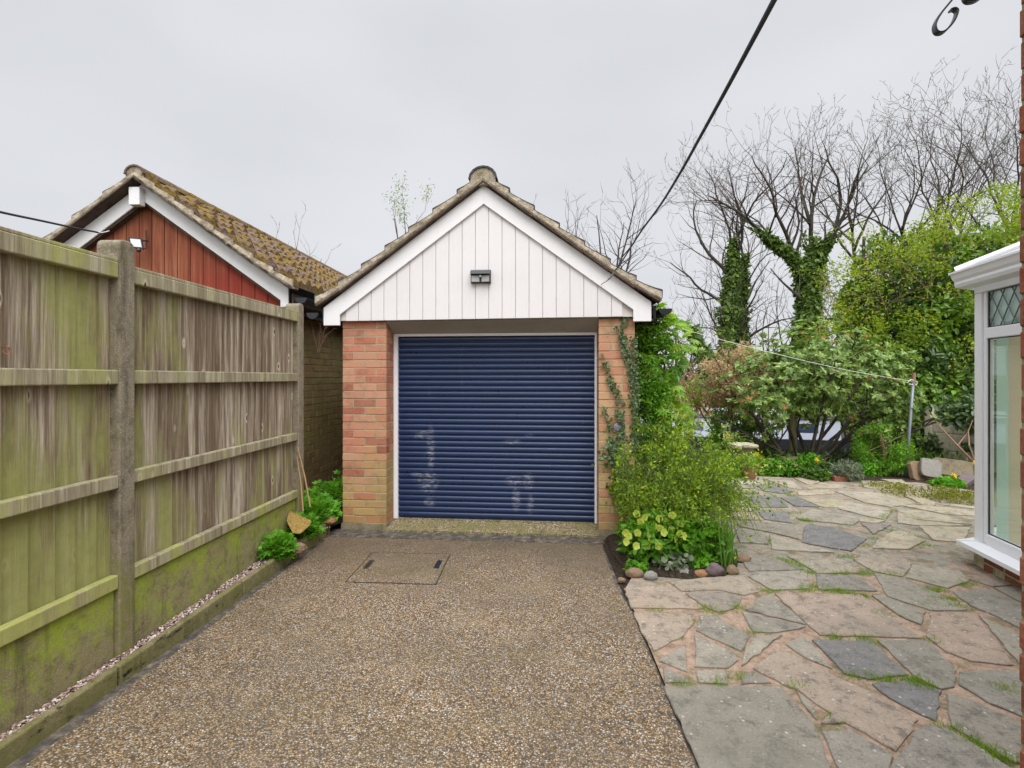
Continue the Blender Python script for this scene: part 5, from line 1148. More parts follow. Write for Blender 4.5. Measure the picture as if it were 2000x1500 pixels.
for c, r, n in (((7.2, 9.5, 3.0), (1.3, .8, 1.15), 8500), ((8.4, 9.6, 3.7), (1.4, .9, .95), 8500), ((9.9, 9.9, 4.2), (1.7, .9, 1.0), 9500), ((6.6, 9.6, 1.9), (.95, .8, 1.35), 8000), ((6.0, 9.6, 1.4), (.7, .7, .9), 3500), ((8.6, 8.9, 2.6), (1.3, .5, 1.3), 2600), ((7.6, 9.0, 1.9), (1.1, .5, 1.1), 2200)):
    clumpy(mb, DIAMOND, n, c, r, .062, .55, .6, .02, 1.9, .1, -.1, .4)
tp = np.array([q[1] for q in S]); tp = np.repeat(tp, 5, 0) + rng.normal(size=(len(tp) * 5, 3)) * .05
mb.scatter(DIAMOND, tp, rv(len(tp)), rv(len(tp)) + (0, 0, .8), rng.uniform(.035, .07, len(tp))); mb.build('leaves', L['lime'], hw_)

# ---- whorl-leaved shrub tree (rhododendron) in the middle of the garden
rh = thing('rhododendron', 'spreading rhododendron with leaf whorls and reddish new tips beside the washing line', 'shrub', (4.7, 8.3, -.05))
S, tips = [], []; random.seed(9)
pr = dict(step=.16, wob=.16, up=.03, taper=.55, levels=3, dens=[.42, .45, .4], ratio=.6, rr=.65, rmin=.006, first=3)
for i, (ax, ay) in enumerate(((-.9, 0), (-.5, .2), (0, -.15), (.5, .1), (1.0, -.1), (1.5, .1), (-.2, .4), (.8, .4), (1.3, .3), (.3, -.3), (-1.2, .1), (1.7, -.2))):
    d = np.array((ax, ay, 1.15)); grow(S, np.array((4.55 + i % 4 * .12, 8.2, -.05)), d / np.linalg.norm(d), 1.9, .032, 0, pr, tips)
a = MB(); a.segs(np.array([q[0] for q in S]), np.array([q[1] for q in S]), np.array([q[2] for q in S]), np.array([q[3] for q in S]), 5); a.build('branches', M['bark'], rh)
def whorls(mb, P0, D0, k, size, spread=1.0):
    for j in range(k):
        a = j * 2 * math.pi / k; m = len(P0); ref = np.cross(D0, (0.1, .2, 1.)); ref /= np.linalg.norm(ref, axis=1, keepdims=True) + 1e-9; r2 = np.cross(D0, ref)
        dd = ref * math.cos(a) + r2 * math.sin(a) + D0 * .25 + rng.normal(size=(m, 3)) * .15
        mb.scatter(OVAL, P0, dd, D0 + rng.normal(size=(m, 3)) * .2, size * rng.uniform(.75, 1.15, m))
tp = np.array([q[0] for q in tips if q[0][2] > .45]); td = np.array([q[1] for q in tips if q[0][2] > .45]) + (0, 0, .4)
pp, dd = [], []
for c, r, n in (((4.3, 8.1, 1.35), (1.1, .7, .62), 1000), ((5.3, 8.1, 1.45), (1.15, .7, .60), 1000), ((4.9, 8.1, 1.85), (.9, .6, .45), 600), ((5.9, 8.0, 1.35), (.6, .5, .5), 420), ((3.9, 8.0, 1.05), (.5, .5, .4), 160), ((5.7, 7.9, .85), (.5, .4, .35), 130)):
    p, d = ellip(n, c, r, .55); p = p + rng.normal(size=p.shape) * .07; k = (N3(p, 1.7, 3.3) > -.02) & (N3(p, 4.0) > -.3); pp.append(p[k]); dd.append(d[k] * .7 + np.array((0, 0, .7)))
pp = np.concatenate(pp + [tp]); dd = np.concatenate(dd + [td]); dd = dd + rng.normal(size=dd.shape) * .3; dd /= np.linalg.norm(dd, axis=1, keepdims=True)
mb = MB(); whorls(mb, pp, dd, 7, .078); mb.build('leaves', L['rhodo'], rh)
k = rng.uniform(0, 1, len(pp)) < .035; mb = MB(); whorls(mb, pp[k] + dd[k] * .05, dd[k], 5, .055); mb.build('new_leaves', L['rust'], rh)
# bush with dead buff flower heads, to its left
bb = thing('hydrangea', 'bush full of dry buff coloured dead flower heads left of the rhododendron', 'shrub', (4.0, 9.3, -.05))
S, tips = [], []; random.seed(19)
for i in range(12): d = np.array((random.gauss(0, .45), random.gauss(0, .3), 1)); grow(S, np.array((4.1 + random.gauss(0, .15), 9.3, -.2)), d / np.linalg.norm(d), 2.0, .018, 0, dict(pr, dens=[.35, .35, .3], rmin=.005), tips)
a = MB(); a.segs(np.array([q[0] for q in S]), np.array([q[1] for q in S]), np.array([q[2] for q in S]), np.array([q[3] for q in S]), 4); a.build('stems', M['dry'], bb)
mb = MB()
for i in range(120):
    d = rv(1)[0]; c = np.array((3.95, 8.75, 1.42)) + d * np.array((.72, .5, .62)) * rng.uniform(.5, 1); clumpy(mb, DIAMOND, 75, c, (.10, .10, .08), .052, .6, .4, -9)
mb.build('flower_heads', L['beige'], bb)

def leafy(name, label, cat, c, r, n, size, mat, tmpl=DIAMOND, group=None, stems=8, shell=.35, up=.5, thr=-.2, fs=3, extra=None):
    t = thing(name, label, cat, (c[0], c[1], c[2] - r[2]), group)
    z0 = c[2] - r[2]
    trunkstuff(t, [[(c[0] + random.gauss(0, .05), c[1] + random.gauss(0, .05), z0 - .02), (c[0] + random.gauss(0, r[0] * .3), c[1] + random.gauss(0, r[1] * .3), c[2]), (c[0] + random.gauss(0, r[0] * .5), c[1] + random.gauss(0, r[1] * .4), c[2] + r[2] * .7)] for _ in range(stems)], max(.004, r[2] * .02), 'dry')
    mb = MB(); clumpy(mb, tmpl, n, c, r, size, shell, up, thr, fs, 0, z0 - .01, .3); mb.build('foliage', mat, t)
    if extra:
        for (nm, m, tm, k, s_, zf) in extra:
            for i in range(k):
                d = rv(1)[0]; d[2] = abs(d[2]); p = np.array(c) + d * np.array(r) * zf; q = MB()
                whorls(q, p[None], np.array([d * .5 + (0, -.3, .4)]), 5, s_); q.build(nm, m, t)
    return t
leafy('conifer_bush', 'bright green rounded fine leaved bush beside the foot of the metal pole', 'bush', V3(1722, 880, 7.65) * (1, 1, 0) + (0, 0, .36), (.38, .33, .42), 9000, .05, L['conifer'], LANCE, up=.9)
leafy('lavender_bush', 'low grey green lavender clump at the far edge of the paving', 'plant', V3(1655, 925, 7.2) * (1, 1, 0) + (0, 0, .13), (.20, .17, .16), 1500, .05, L['lav'], LANCE, up=1)
leafy('euphorbia', 'light green narrow leaved shrub in front of the narrowboat', 'shrub', V3(1425, 800, 8.9) * (1, 1, 0) + (0, 0, .60), (.36, .3, .62), 1700, .11, L['hell'], LANCE, up=.6, thr=-.1, stems=16)
leafy('euphorbia', 'second narrow leaved shrub, behind the stone bird table', 'shrub', V3(1480, 850, 8.6) * (1, 1, 0) + (0, 0, .42), (.3, .3, .38), 1000, .10, L['hedge'], LANCE, up=.6, thr=-.1, stems=12)
leafy('cotoneaster', 'yellow green bush between the big evergreen leaves and the narrowboat', 'shrub', V3(1360, 760, 9.5) * (1, 1, 0) + (0, 0, 1.15), (.35, .3, .3), 1100, .055, L['lime'], stems=12, thr=0)
leafy('cotoneaster', 'rusty twiggy bush rising above the yellow green bush right of the garage', 'shrub', V3(1345, 700, 11) * (1, 1, 0) + (0, 0, .9), (.55, .4, .75), 2600, .05, L['beige'], stems=16, thr=.0)
for i, (px, y, w, h, lab, m, cc) in enumerate(((1500, 7.5, .20, .15, 'hellebore with pale yellow flowers right of the terracotta pot', 'hell', 'cream'), (1540, 7.6, .20, .14, 'dark leaved hellebore with dusky pink flowers in the far bed', 'hell', 'pink'), (1580, 7.7, .22, .17, 'glossy dark green plant at the foot of the rhododendron stems', 'celandine', None), (1620, 7.5, .16, .12, 'low leafy plant just left of the lavender', 'hedge', None), (1430, 7.4, .17, .14, 'small yellow flowered plant left of the terracotta pot', 'hell', 'cream'), (1690, 7.6, .18, .10, 'low bright weeds in front of the fine leaved bush', 'celandine', None), (1480, 7.6, .12, .17, 'pale leafed plant behind the terracotta pot', 'lime', None), (1595, 7.25, .15, .09, 'low weeds at the far paving edge left of the single red brick', 'hedge', None))):
    p = V3(px, 900, y); leafy('border_plant', lab, 'plant', (p[0], y, h * .8), (w, .16, h), 900, .055, L[m], OVAL, 'plants along the far edge of the paving', 5, .3, .8, -.4, 4, [('flower', L[cc], OVAL, 12, .035, .95)] if cc else None)
# daffodils: a few yellow flowers
for px, py, y, lab in ((1595, 898, 7.5, 'small yellow daffodil in the far bed below the rhododendron'), (1478, 888, 7.6, 'yellow daffodil just right of the stone bird table'), (1902, 905, 7.1, 'yellow daffodil beside the conservatory corner'), (1862, 928, 6.9, 'yellow flower in front of the pale concrete fence')):
    p = V3(px, py, y); t = thing('daffodil', lab, 'flower', (p[0], p[1], 0), 'yellow daffodils')
    mb = MB(); mb.tube([(p[0] + .01, p[1], 0), (p[0], p[1], p[2] * .6), tuple(p)], .005, 5); mb.build('stem', M['gstem'], t)
    mb = MB(); whorls(mb, p[None], np.array([(0, -1., .2)]), 6, .05); mb.build('petals', L['yellow'], t)
    mb = MB(); mb.lathe([(.008, 0), (.018, .03), (.014, .028)], (0, 0, 0), 10); v = np.concatenate(mb.v); mb2 = MB(); mb2.add(np.stack([v[:, 0] + p[0], p[1] - v[:, 2], v[:, 1] + p[2]], 1), [tuple(int(q) for q in f) for g in mb.f for f in g]); mb2.build('trumpet', L['yellow'], t)

# ---- garden ornaments at the far end
st = thing('bird_table', 'square topped mossy stone bird table on an ornate pedestal beyond the paving', 'bird table', tuple(V3(1450, 933, 7.5) * (1, 1, 0)))
x0, y0 = V3(1450, 933, 7.5)[:2]
mb = MB(); mb.lathe([(.17, 0), (.17, .07), (.13, .09), (.105, .12), (.10, .16), (.12, .20), (.105, .26), (.10, .34), (.12, .37), (.15, .40), (.15, .435)], (x0, y0, 0), 4, sq=True)
for a in (-1, 1):
    for k in range(5): mb.lathe([(.001, 0), (.020, .02), (.001, .04)], (x0 + a * .045, y0 - .083, .13 + k * .045), 8)
bevel(mb.build('pedestal', M['step'], st), .008)
mb = MB(); mb.lathe([(.205, 0), (.232, .02), (.232, .050), (.205, .056), (.18, .045)], (x0, y0, .437), 4, sq=True); bevel(mb.build('table_top', M['pale_conc'], st), .008)
pt = V3(1463, 937, 7.25); pot = thing('plant_pot', 'weathered terracotta pot with a pale plant standing before the bird table', 'plant pot', (pt[0], pt[1], 0.02))
mb = MB(); mb.lathe([(.075, 0), (.082, .01), (.105, .15), (.107, .165), (.125, .168), (.127, .195), (.118, .2), (.108, .195), (.10, .17), (.02, .165)], (pt[0], pt[1], .02), 22); mb.build('pot', M['terracotta'], pot, smooth=True)
mb = MB(); clumpy(mb, OVAL, 420, (pt[0], pt[1], .27), (.11, .1, .10), .05, .2, .6, -9); mb.build('plant', L['hell'], pot)
mb = MB(); clumpy(mb, DIAMOND, 60, (pt[0], pt[1] - .02, .33), (.10, .08, .07), .035, .5, .6, -9); mb.build('flowers', L['cream'], pot)
mb = MB(); q = V3(1548, 890, 8.5); mb.tube([(q[0], q[1], -.1), (q[0] + .01, q[1], .35), (q[0], q[1], .88)], .07, 9); o = mb.build('wooden_post', M['rail'], None, (q[0], q[1], -.1), smooth=True); tag(o, 'round timber post standing among the rhododendron branches', 'post')
mb = MB(); q = V3(1545, 893, 8.1); mb.span((q[0] - .16, q[1] - .1, -.05), (q[0] + .16, q[1] + .1, .20)); o = mb.build('stone_block', M['step'], None, (q[0], q[1], 0)); bevel(o, .02, 3); tag(o, 'low square stone block at the foot of the timber post', 'block')
mb = MB(); q = V3(1641, 940, 7.15); mb.box((q[0], q[1], .045), (.215, .1, .065)); o = mb.build('brick', M['brick_red'], None, (q[0], q[1], .01)); bevel(o, .006); tag(o, 'single loose red brick lying beside the lavender clump', 'brick')
# dark slatted fence at the end of the garden
fe = thing('slatted_fence', 'low dark weathered slatted fence behind the rhododendron stems', 'fence', (5.9, 9.0, -.1))
M['darkwood'] = plain('dark_wet_wood', (.085, .075, .08), .8, 0, .2, .5, 9)
mb = MB()
for i in range(26):
    x = 4.5 + i * .125; mb.box((x, 9.05, -.05 + random.uniform(-.01, .01)), (.10, .018, .5))
mb.build('slats', M['darkwood'], fe)
for z in (-.2, .1):
    mb = MB(); mb.box((6.06, 9.09, z), (3.3, .04, .07)); mb.build('rail', M['darkwood'], fe)
for x in (4.45, 6.1, 7.7):
    mb = MB(); mb.box((x, 9.14, -.02), (.09, .09, .6)); mb.build('post', M['darkwood'], fe)
# pale concrete fence at the right
cf = thing('concrete_fence', 'pale concrete panel fence with posts, half hidden by ivy at the right', 'fence', (6.9, 8.5, 0))
fa = V3(1816, 900, 8.6)[:2]; fb = V3(1925, 900, 7.9)[:2]; dfe = (fb - fa) / np.linalg.norm(fb - fa)
CFr = Frame((fa[0], fa[1], -.05), -math.degrees(math.atan2(dfe[1], dfe[0])))
for u in (0, .52, 1.4):
    mb = MB(); w = .05 if u == .52 else .10; mb.span((u - w/2, -.06, 0), (u + w/2, .05, 1.0 if u == 0 else .83), CFr); bevel(mb.build('post', M['pale_conc'], cf), .01)
for k in range(3):
    mb = MB(); mb.span((.052, -.02, .02 + k * .29), (2.2, .025, .02 + k * .29 + .282), CFr); bevel(mb.build('panel', M['pale_conc'], cf), .008)
mb = MB(); cp = CFr.w((.9, -.10, .62)); clumpy(mb, OVAL, 900, cp, (.75, .10, .28), .10, .2, .2, .05, 2.0, .6); cp = CFr.w((1.0, -.1, 1.0)); clumpy(mb, OVAL, 1600, cp, (1.1, .3, .28), .12, .3, .5, -.2, 1.5, .5); cp = CFr.w((.1, -.12, .35)); clumpy(mb, OVAL, 240, cp, (.25, .06, .2), .08, .2, .2, -9); 
o = mb.build('ivy', L['ivy'], None, (6.9, 8.4, .9)); tag(o, 'trailing ivy hanging over the pale concrete fence', 'ivy')
ws = thing('bare_branch', 'thin bare pinkish branch crossing in front of the pale concrete fence', 'branch', tuple(V3(1905, 930, 7.3)))
mb = MB(); mb.tube([V3(1905,905,7.2), V3(1870,870,7.3), V3(1840,838,7.4), V3(1822,815,7.5)], [.016,.013,.010,.006], 6); mb.tube([V3(1870,870,7.3), V3(1890,845,7.3), V3(1900,820,7.3)], [.01,.008,.005], 5); mb.tube([V3(1905,905,7.2), V3(1893,870,7.2), V3(1891,840,7.3)], [.012,.01,.006], 5); mb.build('twigs', M['dry'], ws)
# heaped old slabs
def rock(mb, c, r, seed=0, sub=12):
    k, n = sub, sub // 2 + 2; V = []
    for i in range(n + 1):
        for j in range(k):
            a, b = math.pi * i / n, 2 * math.pi * j / k; d = np.array((math.sin(a) * math.cos(b), math.sin(a) * math.sin(b), math.cos(a)))
            f = 1 + .30 * mnoise.noise(Vector(d * 1.6) + Vector((seed * 3.7, 0, 0))) + .12 * mnoise.noise(Vector(d * 4) + Vector((0, seed * 1.7, 0)))
            V.append(np.array(c) + d * f * np.array(r))
    mb.add(V, [(i*k+j, (i+1)*k+j, (i+1)*k+(j+1) % k, i*k+(j+1) % k) for i in range(n) for j in range(k)])
def slabstone(name, c, size, rot, mat, lab, cat='stone', grp=None):
    mb = MB(); from mathutils import Euler
    A = np.array(Euler([R(a) for a in rot]).to_matrix()).T
    k = 9; th_ = np.linspace(0, 2 * math.pi, k, endpoint=False) + rng.normal(size=k) * .12; pl = [(size[0] * .5 * np.sign(math.cos(a)) * abs(math.cos(a)) ** .3 * random.uniform(.9, 1.03), size[1] * .5 * np.sign(math.sin(a)) * abs(math.sin(a)) ** .3 * random.uniform(.85, 1.05)) for a in th_]
    mb.prism([np.array(c) + np.array((a, b, -size[2]/2)) @ A for a, b in pl], np.array((0, 0, size[2])) @ A)
    o = mb.build(name, mat, None, tuple(c)); bevel(o, min(size) * .15, 2); return tag(o, lab, cat, grp)
slabstone('stone_slab', V3(1795, 920, 7.3), (.32, .30, .07), (75, 0, 12), M['st_brown'], 'old stone slab leaning at the foot of the metal pole')
slabstone('stone_slab', V3(1818, 915, 7.2), (.26, .26, .06), (70, 12, -14), M['st_grey'], 'second leaning stone slab, against the pale concrete fence')
slabstone('stone_slab', V3(1868, 915, 7.6), (.72, .26, .05), (74, 6, -8), M['step'], 'long pale slab propped low against the concrete fence')
slabstone('stone_slab', V3(1880, 943, 6.9), (.42, .16, .08), (12, -22, 18), M['darkst'] if 'darkst' in M else M['st_plum'], 'dark tilted stone at the back of the ground cover bed')
struct(sheet('rear_bed', [(1.3, 7.2), (2.9, 7.25), (4.6, 6.95), (5.3, 6.55), (4.9, 6.05), (5.15, 5.55), (9.5, 5.2), (9.5, 8.9), (1.3, 8.9)], .012, M['soil']))
mb = MB()
for c, r, n in (((5.15, 6.35, .03), (.55, .32, .07), 2600), ((5.5, 5.95, .03), (.6, .33, .08), 2600), ((4.95, 6.75, .02), (.35, .2, .05), 900)): clumpy(mb, DIAMOND, n, c, r, .03, .3, 1.0, -.3, 3, 0, 0)
tag(mb.build('creeping_thyme', L['thyme']), 'low yellow green mat spreading over the paving edge near the conservatory', 'ground cover', kind='stuff')
leafy('small_plant', 'bright green feathery clump behind the creeping mat', 'plant', V3(1850, 945, 6.8) * (1, 1, 0) + (0, 0, .05), (.20, .14, .07), 700, .045, L['celandine'], CUT, None, 3, .2, 1, -.6)
mb = MB()
for i in range(40):
    x = 1.35 + rng.uniform(0, 1.0); 
mb = None

# ---- grass tufts in the joints of the paving
tuft = [(1040,470,8),(940,360,8),(1000,405,9),(960,375,8),(1155,412,8),(1260,408,9),(1400,415,7),(830,492,7),(990,488,9),(1110,492,9),(1180,498,9),(1250,515,9),(530,572,6),(590,590,5),(1590,490,10),(1640,530,12),(1680,565,9),(1130,708,5),(1250,712,6),(1300,738,5),(1375,910,9),(1500,915,16),(1530,935,14),(1240,888,6),(1700,865,0),(1910,950,9),(1760,1195,9),(1850,1245,10),(1900,1275,9),(1580,725,5),(685,570,6),(430,925,5),(600,925,5),(690,890,5),(1190,335,6),(1340,250,7),(1250,280,6),(1400,215,6),(820,260,9),(815,205,8),(890,350,7),(1555,280,5),(1650,1130,6),(1000,165,7),(300,578,4),(470,640,3),(760,690,3),(960,940,4),(1120,1100,4),(1540,560,4),(1330,600,4),(640,410,5),(1740,460,6),(1480,240,5),(1180,180,5),(930,130,6),(820,120,5),(1300,160,5)]
mb = MB(); BL = ([(0,-.035,0),(0,.035,0),(.5,.025,.05),(.5,-.025,.05),(1,0,-.08)], [(0,1,2,3),(3,2,4)])
for cx, cy, k in tuft:
    if k == 0: continue
    p = c8((cx, cy)); n = 22 * k; q = np.stack([p[0] + rng.normal(size=n) * .040 * p[1] / 3, p[1] + rng.normal(size=n) * .022, np.full(n, .010)], 1)
    mb.scatter(BL, q, rv(n) * .75 + (0, 0, 1.0), rv(n), rng.uniform(.018, .045, n))
for (p0, p1, n) in ((c4((550,1160)), c4((650,1165)), 300), (c4((620,1240)), c4((660,1255)), 200), (c4((900,1310)), c4((950,1318)), 200), (c4((1340,1310)), c4((1410,1255)), 220), (c4((820,1170)), c4((870,1180)), 150)):
    f = rng.uniform(0, 1, n)[:, None]; q = p0 + (p1 - p0) * f + rng.normal(size=(n, 3)) * (.02, .02, 0) + (0, 0, .01)
    mb.scatter(BL, q, rv(n) * .8 + (0, 0, 1.0), rv(n), rng.uniform(.02, .05, n))
tag(mb.build('grass', L['grass']), 'small tufts of bright grass in the joints of the crazy paving', 'grass', kind='stuff')

# ================================================================== BED AT THE GARAGE'S RIGHT PIER
bed = [(.84, 4.62), (.82, 4.2), (.86, 3.85), (1.0, 3.72), (1.25, 3.66), (1.5, 3.68), (1.68, 3.82), (1.80, 4.05), (1.9, 4.5), (1.95, 5.2), (1.9, 6.4), (1.2, 6.4), (1.15, 4.8)]
mb = MB(); bc = np.array((1.3, 4.3)); rings = []
for f, z in ((1.0, .005), (.93, .045), (.75, .075), (.4, .09)): rings.append([tuple(bc + (np.array(q) - bc) * f) + (z,) for q in bed])
n = len(bed); V = [q for r_ in rings for q in r_]; mb.add(V, [(i*n+k, i*n+(k+1) % n, (i+1)*n+(k+1) % n, (i+1)*n+k) for i in range(3) for k in range(n)] + [tuple(3*n + k for k in range(n))])
struct(mb.build('flower_bed_soil', M['soil'], smooth=True))
stones = [(1240,1122,.060,.038,'st_brown','flat brown oval stone, leftmost of the row edging the corner bed'),(1272,1127,.050,.036,'st_grey','pale grey stone beside the leftmost brown one at the bed edge'),(1313,1113,.062,.045,'st_grey','mottled grey cobble under the variegated leaves at the bed edge'),(1338,1121,.048,.034,'st_grey','small flat grey cobble in the middle of the bed edging'),(1346,1110,.052,.028,'st_rust','thin reddish brown stone lying on the grey cobbles'),(1371,1123,.044,.034,'st_rust','round rusty orange stone in front of the bed'),(1397,1120,.070,.055,'st_plum','large purplish rock at the front of the bed'),(1400,1098,.062,.060,'st_plum','dark upright plum coloured rock behind the large purplish one'),(1433,1117,.046,.040,'st_brown','smooth round tan pebble below the daffodil leaves'),(1453,1092,.066,.036,'st_brown','flat tan stone at the right end of the bed edging'),(1215,1133,.03,.02,'st_brown','tiny brown stone on the soil left of the row'),(1290,1117,.035,.024,'st_plum','small dark stone tucked behind the grey cobbles')]
for i, (px, py, a, b_, m, lab) in enumerate(stones):
    p = G(px, py + 6, .012); p[1] += .02; mb = MB(); rock(mb, (p[0], p[1], .012 + b_ * .6), (a, a * .7, b_), i + 2, 16); o = mb.build('edging_rock', M[m], None, tuple(p), smooth=True); tag(o, lab, 'stone', 'stones edging the corner flower bed')

# winter jasmine: arching green stems with tiny leaves
wj = thing('winter_jasmine', 'big mound of arching thin green stems with tiny leaves beside the right brick pier', 'shrub', (1.28, 4.55, .05))
random.seed(77)
A0, A1, AR, tipsp, tipd = [], [], [], [], []
def arch(base, d, L_, sag, r, n=12, wob=.06):
    p = np.array(base, float); d = np.array(d, float); d /= np.linalg.norm(d); out_ = [p.copy()]
    for i in range(n):
        d = d + np.array((random.gauss(0, wob), random.gauss(0, wob), random.gauss(0, wob) - sag * (i + 1) / n)); d /= np.linalg.norm(d); p = p + d * L_ / n
        if p[0] < .205 * p[1]: p[0] = .205 * 4.6 + random.uniform(-.03, .05)
        if p[2] < .03: p[2] = .03
        out_.append(p.copy())
    for i in range(n): A0.append(out_[i]); A1.append(out_[i+1]); AR.append(r * (1 - .6 * i / n))
    return out_
leafp = []
for i in range(330):
    a = random.uniform(0, 2 * math.pi); s_ = random.uniform(.15, .95)
    b0 = (1.30 + random.gauss(0, .11), 4.62 + random.gauss(0, .10), .05)
    pts = arch(b0, (math.cos(a) * s_ * (.62 if math.cos(a) > 0 else .45) + .10, math.sin(a) * s_ * .7 - .05, 1.05), random.uniform(.6, 1.30), random.uniform(.18, .5), .0036)
    leafp += pts[3:]
    for _ in range(3):
        j = random.randint(4, 10); d = pts[j] - pts[j-1]; d = d / np.linalg.norm(d) + rv(1)[0] * .8; q = arch(pts[j], d, random.uniform(.15, .35), .5, .0018, 6, .12); leafp += q[1:]
for i in range(150):          # the lower mound behind, over the paving edge
    a = random.uniform(0, 2 * math.pi); pts = arch((1.75 + random.gauss(0, .15), 5.45 + random.gauss(0, .15), .05), (math.cos(a) * .7 + .25, math.sin(a) * .6, 1.0), random.uniform(.5, .82), random.uniform(.3, .6), .0035); leafp += pts[2:]
    for _ in range(3):
        j = random.randint(4, 10); d = pts[j] - pts[j-1]; d = d / np.linalg.norm(d) + rv(1)[0] * .8; q = arch(pts[j], d, random.uniform(.15, .3), .5, .0018, 6, .12); leafp += q[1:]
mb = MB(); mb.segs(np.array(A0), np.array(A1), np.array(AR), np.array(AR) * .9, 4); mb.build('stems', M['gstem'], wj)
lp = np.repeat(np.array(leafp), 5, 0); lp = lp + rng.normal(size=lp.shape) * .018; k = (lp[:, 2] > .03) & (N3(lp, 3.6) > -.12) & ((lp[:, 2] > .3) | (rng.uniform(0, 1, len(lp)) < .6)); lp = lp[k]
mb = MB(); mb.scatter(DIAMOND, lp, rv(len(lp)) + (0, 0, .2), rv(len(lp)) + (0, 0, .6), rng.uniform(.012, .042, len(lp))); mb.build('leaves', L['broom'], wj)
for i in range(9):
    q = lp[random.randrange(len(lp))] * 1.0; q[1] -= .05; mb = MB(); whorls(mb, q[None], np.array([(0, -1., .3)]), 5, .016); mb.build('flower', L['yellow'], wj)

# fatsia behind it
fa_ = thing('fatsia', 'tall evergreen with large hand shaped glossy leaves at the garage corner', 'shrub', (1.5, 5.1, .05))
mb = MB(); fst = []
for i, (px, py, y) in enumerate(((1275, 640, 5.0), (1300, 700, 5.1), (1255, 690, 4.95), (1290, 760, 5.0), (1320, 660, 5.3), (1265, 800, 4.9), (1310, 810, 5.1), (1240, 640, 5.0))):
    e = V3(px, py, y); b0 = np.array((1.45 + random.gauss(0, .06), 5.1, .05)); m_ = (b0 + e) / 2 + rng.normal(size=3) * .06; mb.tube([b0, m_, e], [.018, .014, .009], 7); fst.append(e)
mb.build('stems', M['gstem'], fa_)
mb, pk = MB(), MB(); ps, ds, ns, ss = [], [], [], []
def fleaf(c, R_, n, size):
    for i in range(n):
        d = rv(1)[0]; d[1] = -abs(d[1]) * .9; p = c + d * R_ * random.uniform(.6, 1); pk.segs([c], [p], .003, .002, 4)
        ps.append(p); ds.append(d + np.array((0, 0, -.35))); ns.append(np.array((d[0] * .4, -.55, .9)) + rv(1)[0] * .25); ss.append(size * random.uniform(.75, 1.15))
for e in fst: fleaf(e, .17, 17, .125)
for px, py in ((1240,625),(1275,622),(1300,640),(1325,670),(1310,720),(1270,700),(1290,800),(1320,850),(1255,740),(1300,860)): fleaf(V3(px, py, 5.0), .13, 8, .11)
mb.scatter(FATSIA, np.array(ps), np.array(ds), np.array(ns), np.array(ss)); mb.build('leaves', L['fatsia'], fa_); pk.build('leaf_stalks', M['gstem'], fa_)
mb = MB(); clumpy(mb, DIAMOND, 9000, V3(1268, 740, 4.92), (.22, .14, .78), .036, .2, .3, -.25, 3, .2); 
pk_ = None; t = tag(mb.build('pyracantha', L['hell'], None, (1.35, 5.05, .1)), 'dense small leaved climber on the garage corner behind the ivy strands', 'climber')
# ivy strands on the brick pier
def face_pt(px, py):     # the point of the pier's front plane behind this pixel
    d = np.array(((px - 1000) / F, 1.0, -(py - HOR) / F)); nn_ = GA.A[1]; o_ = np.array((0, 0, CAM_H)); k = np.dot(GA.w((0, -.012, 0)) - o_, nn_) / np.dot(d, nn_); return o_ + d * k
iv = thing('climbing_ivy', 'thin strands of dark ivy climbing the right brick pier', 'ivy', tuple(face_pt(1205, 900)))
mb, st_ = MB(), MB()
for strand, dens in (([(1178,690),(1186,720),(1196,752),(1206,790),(1212,830),(1218,865)], 15), ([(1222,618),(1216,650),(1222,690),(1232,730),(1236,780),(1240,830),(1236,880)], 26), ([(1178,795),(1188,825),(1194,860),(1200,890)], 14), ([(1202,640),(1214,665),(1226,700),(1236,730)], 16), ([(1208,800),(1214,840),(1206,870),(1200,900)], 20), ([(1236,660),(1240,720),(1242,800)], 22), ([(1182,948),(1200,955),(1216,965)], 10), ([(1190,740),(1204,760),(1220,800)], 12)):
    pts = [face_pt(*q) for q in strand]; st_.tube(pts, .0028, 5)
    for a, b in zip(pts[:-1], pts[1:]):
        m_ = max(2, int(np.linalg.norm(b - a) * dens * 9)); q = a + (b - a) * rng.uniform(0, 1, m_)[:, None] + rng.normal(size=(m_, 3)) * (.016, 0, .016); q[:, 1] -= rng.uniform(.004, .03, m_)
        mb.scatter(IVY, q, rv(m_) * (1, .3, 1) + (0, 0, -.4), rv(m_) * .5 + np.array((0, -1, .35)), rng.uniform(.018, .036, m_))
q = np.array([face_pt(px, py) for px, py in zip(rng.normal(1198, 13, 170), rng.normal(890, 16, 170))]); q[:, 1] -= rng.uniform(.01, .09, 170)
mb.scatter(IVY, q, rv(170) * (1, .3, 1) + (0, 0, -.4), rv(170) * .6 + np.array((0, -1, .5)), rng.uniform(.022, .042, 170))
mb.build('leaves', L['ivy'], iv); st_.build('stems', M['dry'], iv)
# round outlet on the pier
q = face_pt(1206, 834); t = thing('wall_vent', 'small round grey fitting on the right brick pier among the ivy', 'wall fitting', tuple(q)); mb = MB(); mb.lathe([(.036, 0), (.036, .010), (.028, .014), (.022, .012), (.018, .016), (.001, .018)], (0, 0, 0), 20); v = np.concatenate(mb.v); mb2 = MB(); mb2.add(np.stack([v[:, 0] + q[0], q[1] - v[:, 2], v[:, 1] + q[2]], 1), [tuple(int(a) for a in f) for g in mb.f for f in g]); mb2.build('ring', M['metal'], t); mb = MB(); mb.box(q + (0, -.003, 0), (.085, .006, .09)); mb.build('mortar_patch', M['pinkbrick'] if 'pinkbrick' in M else M['brick_red'], t)

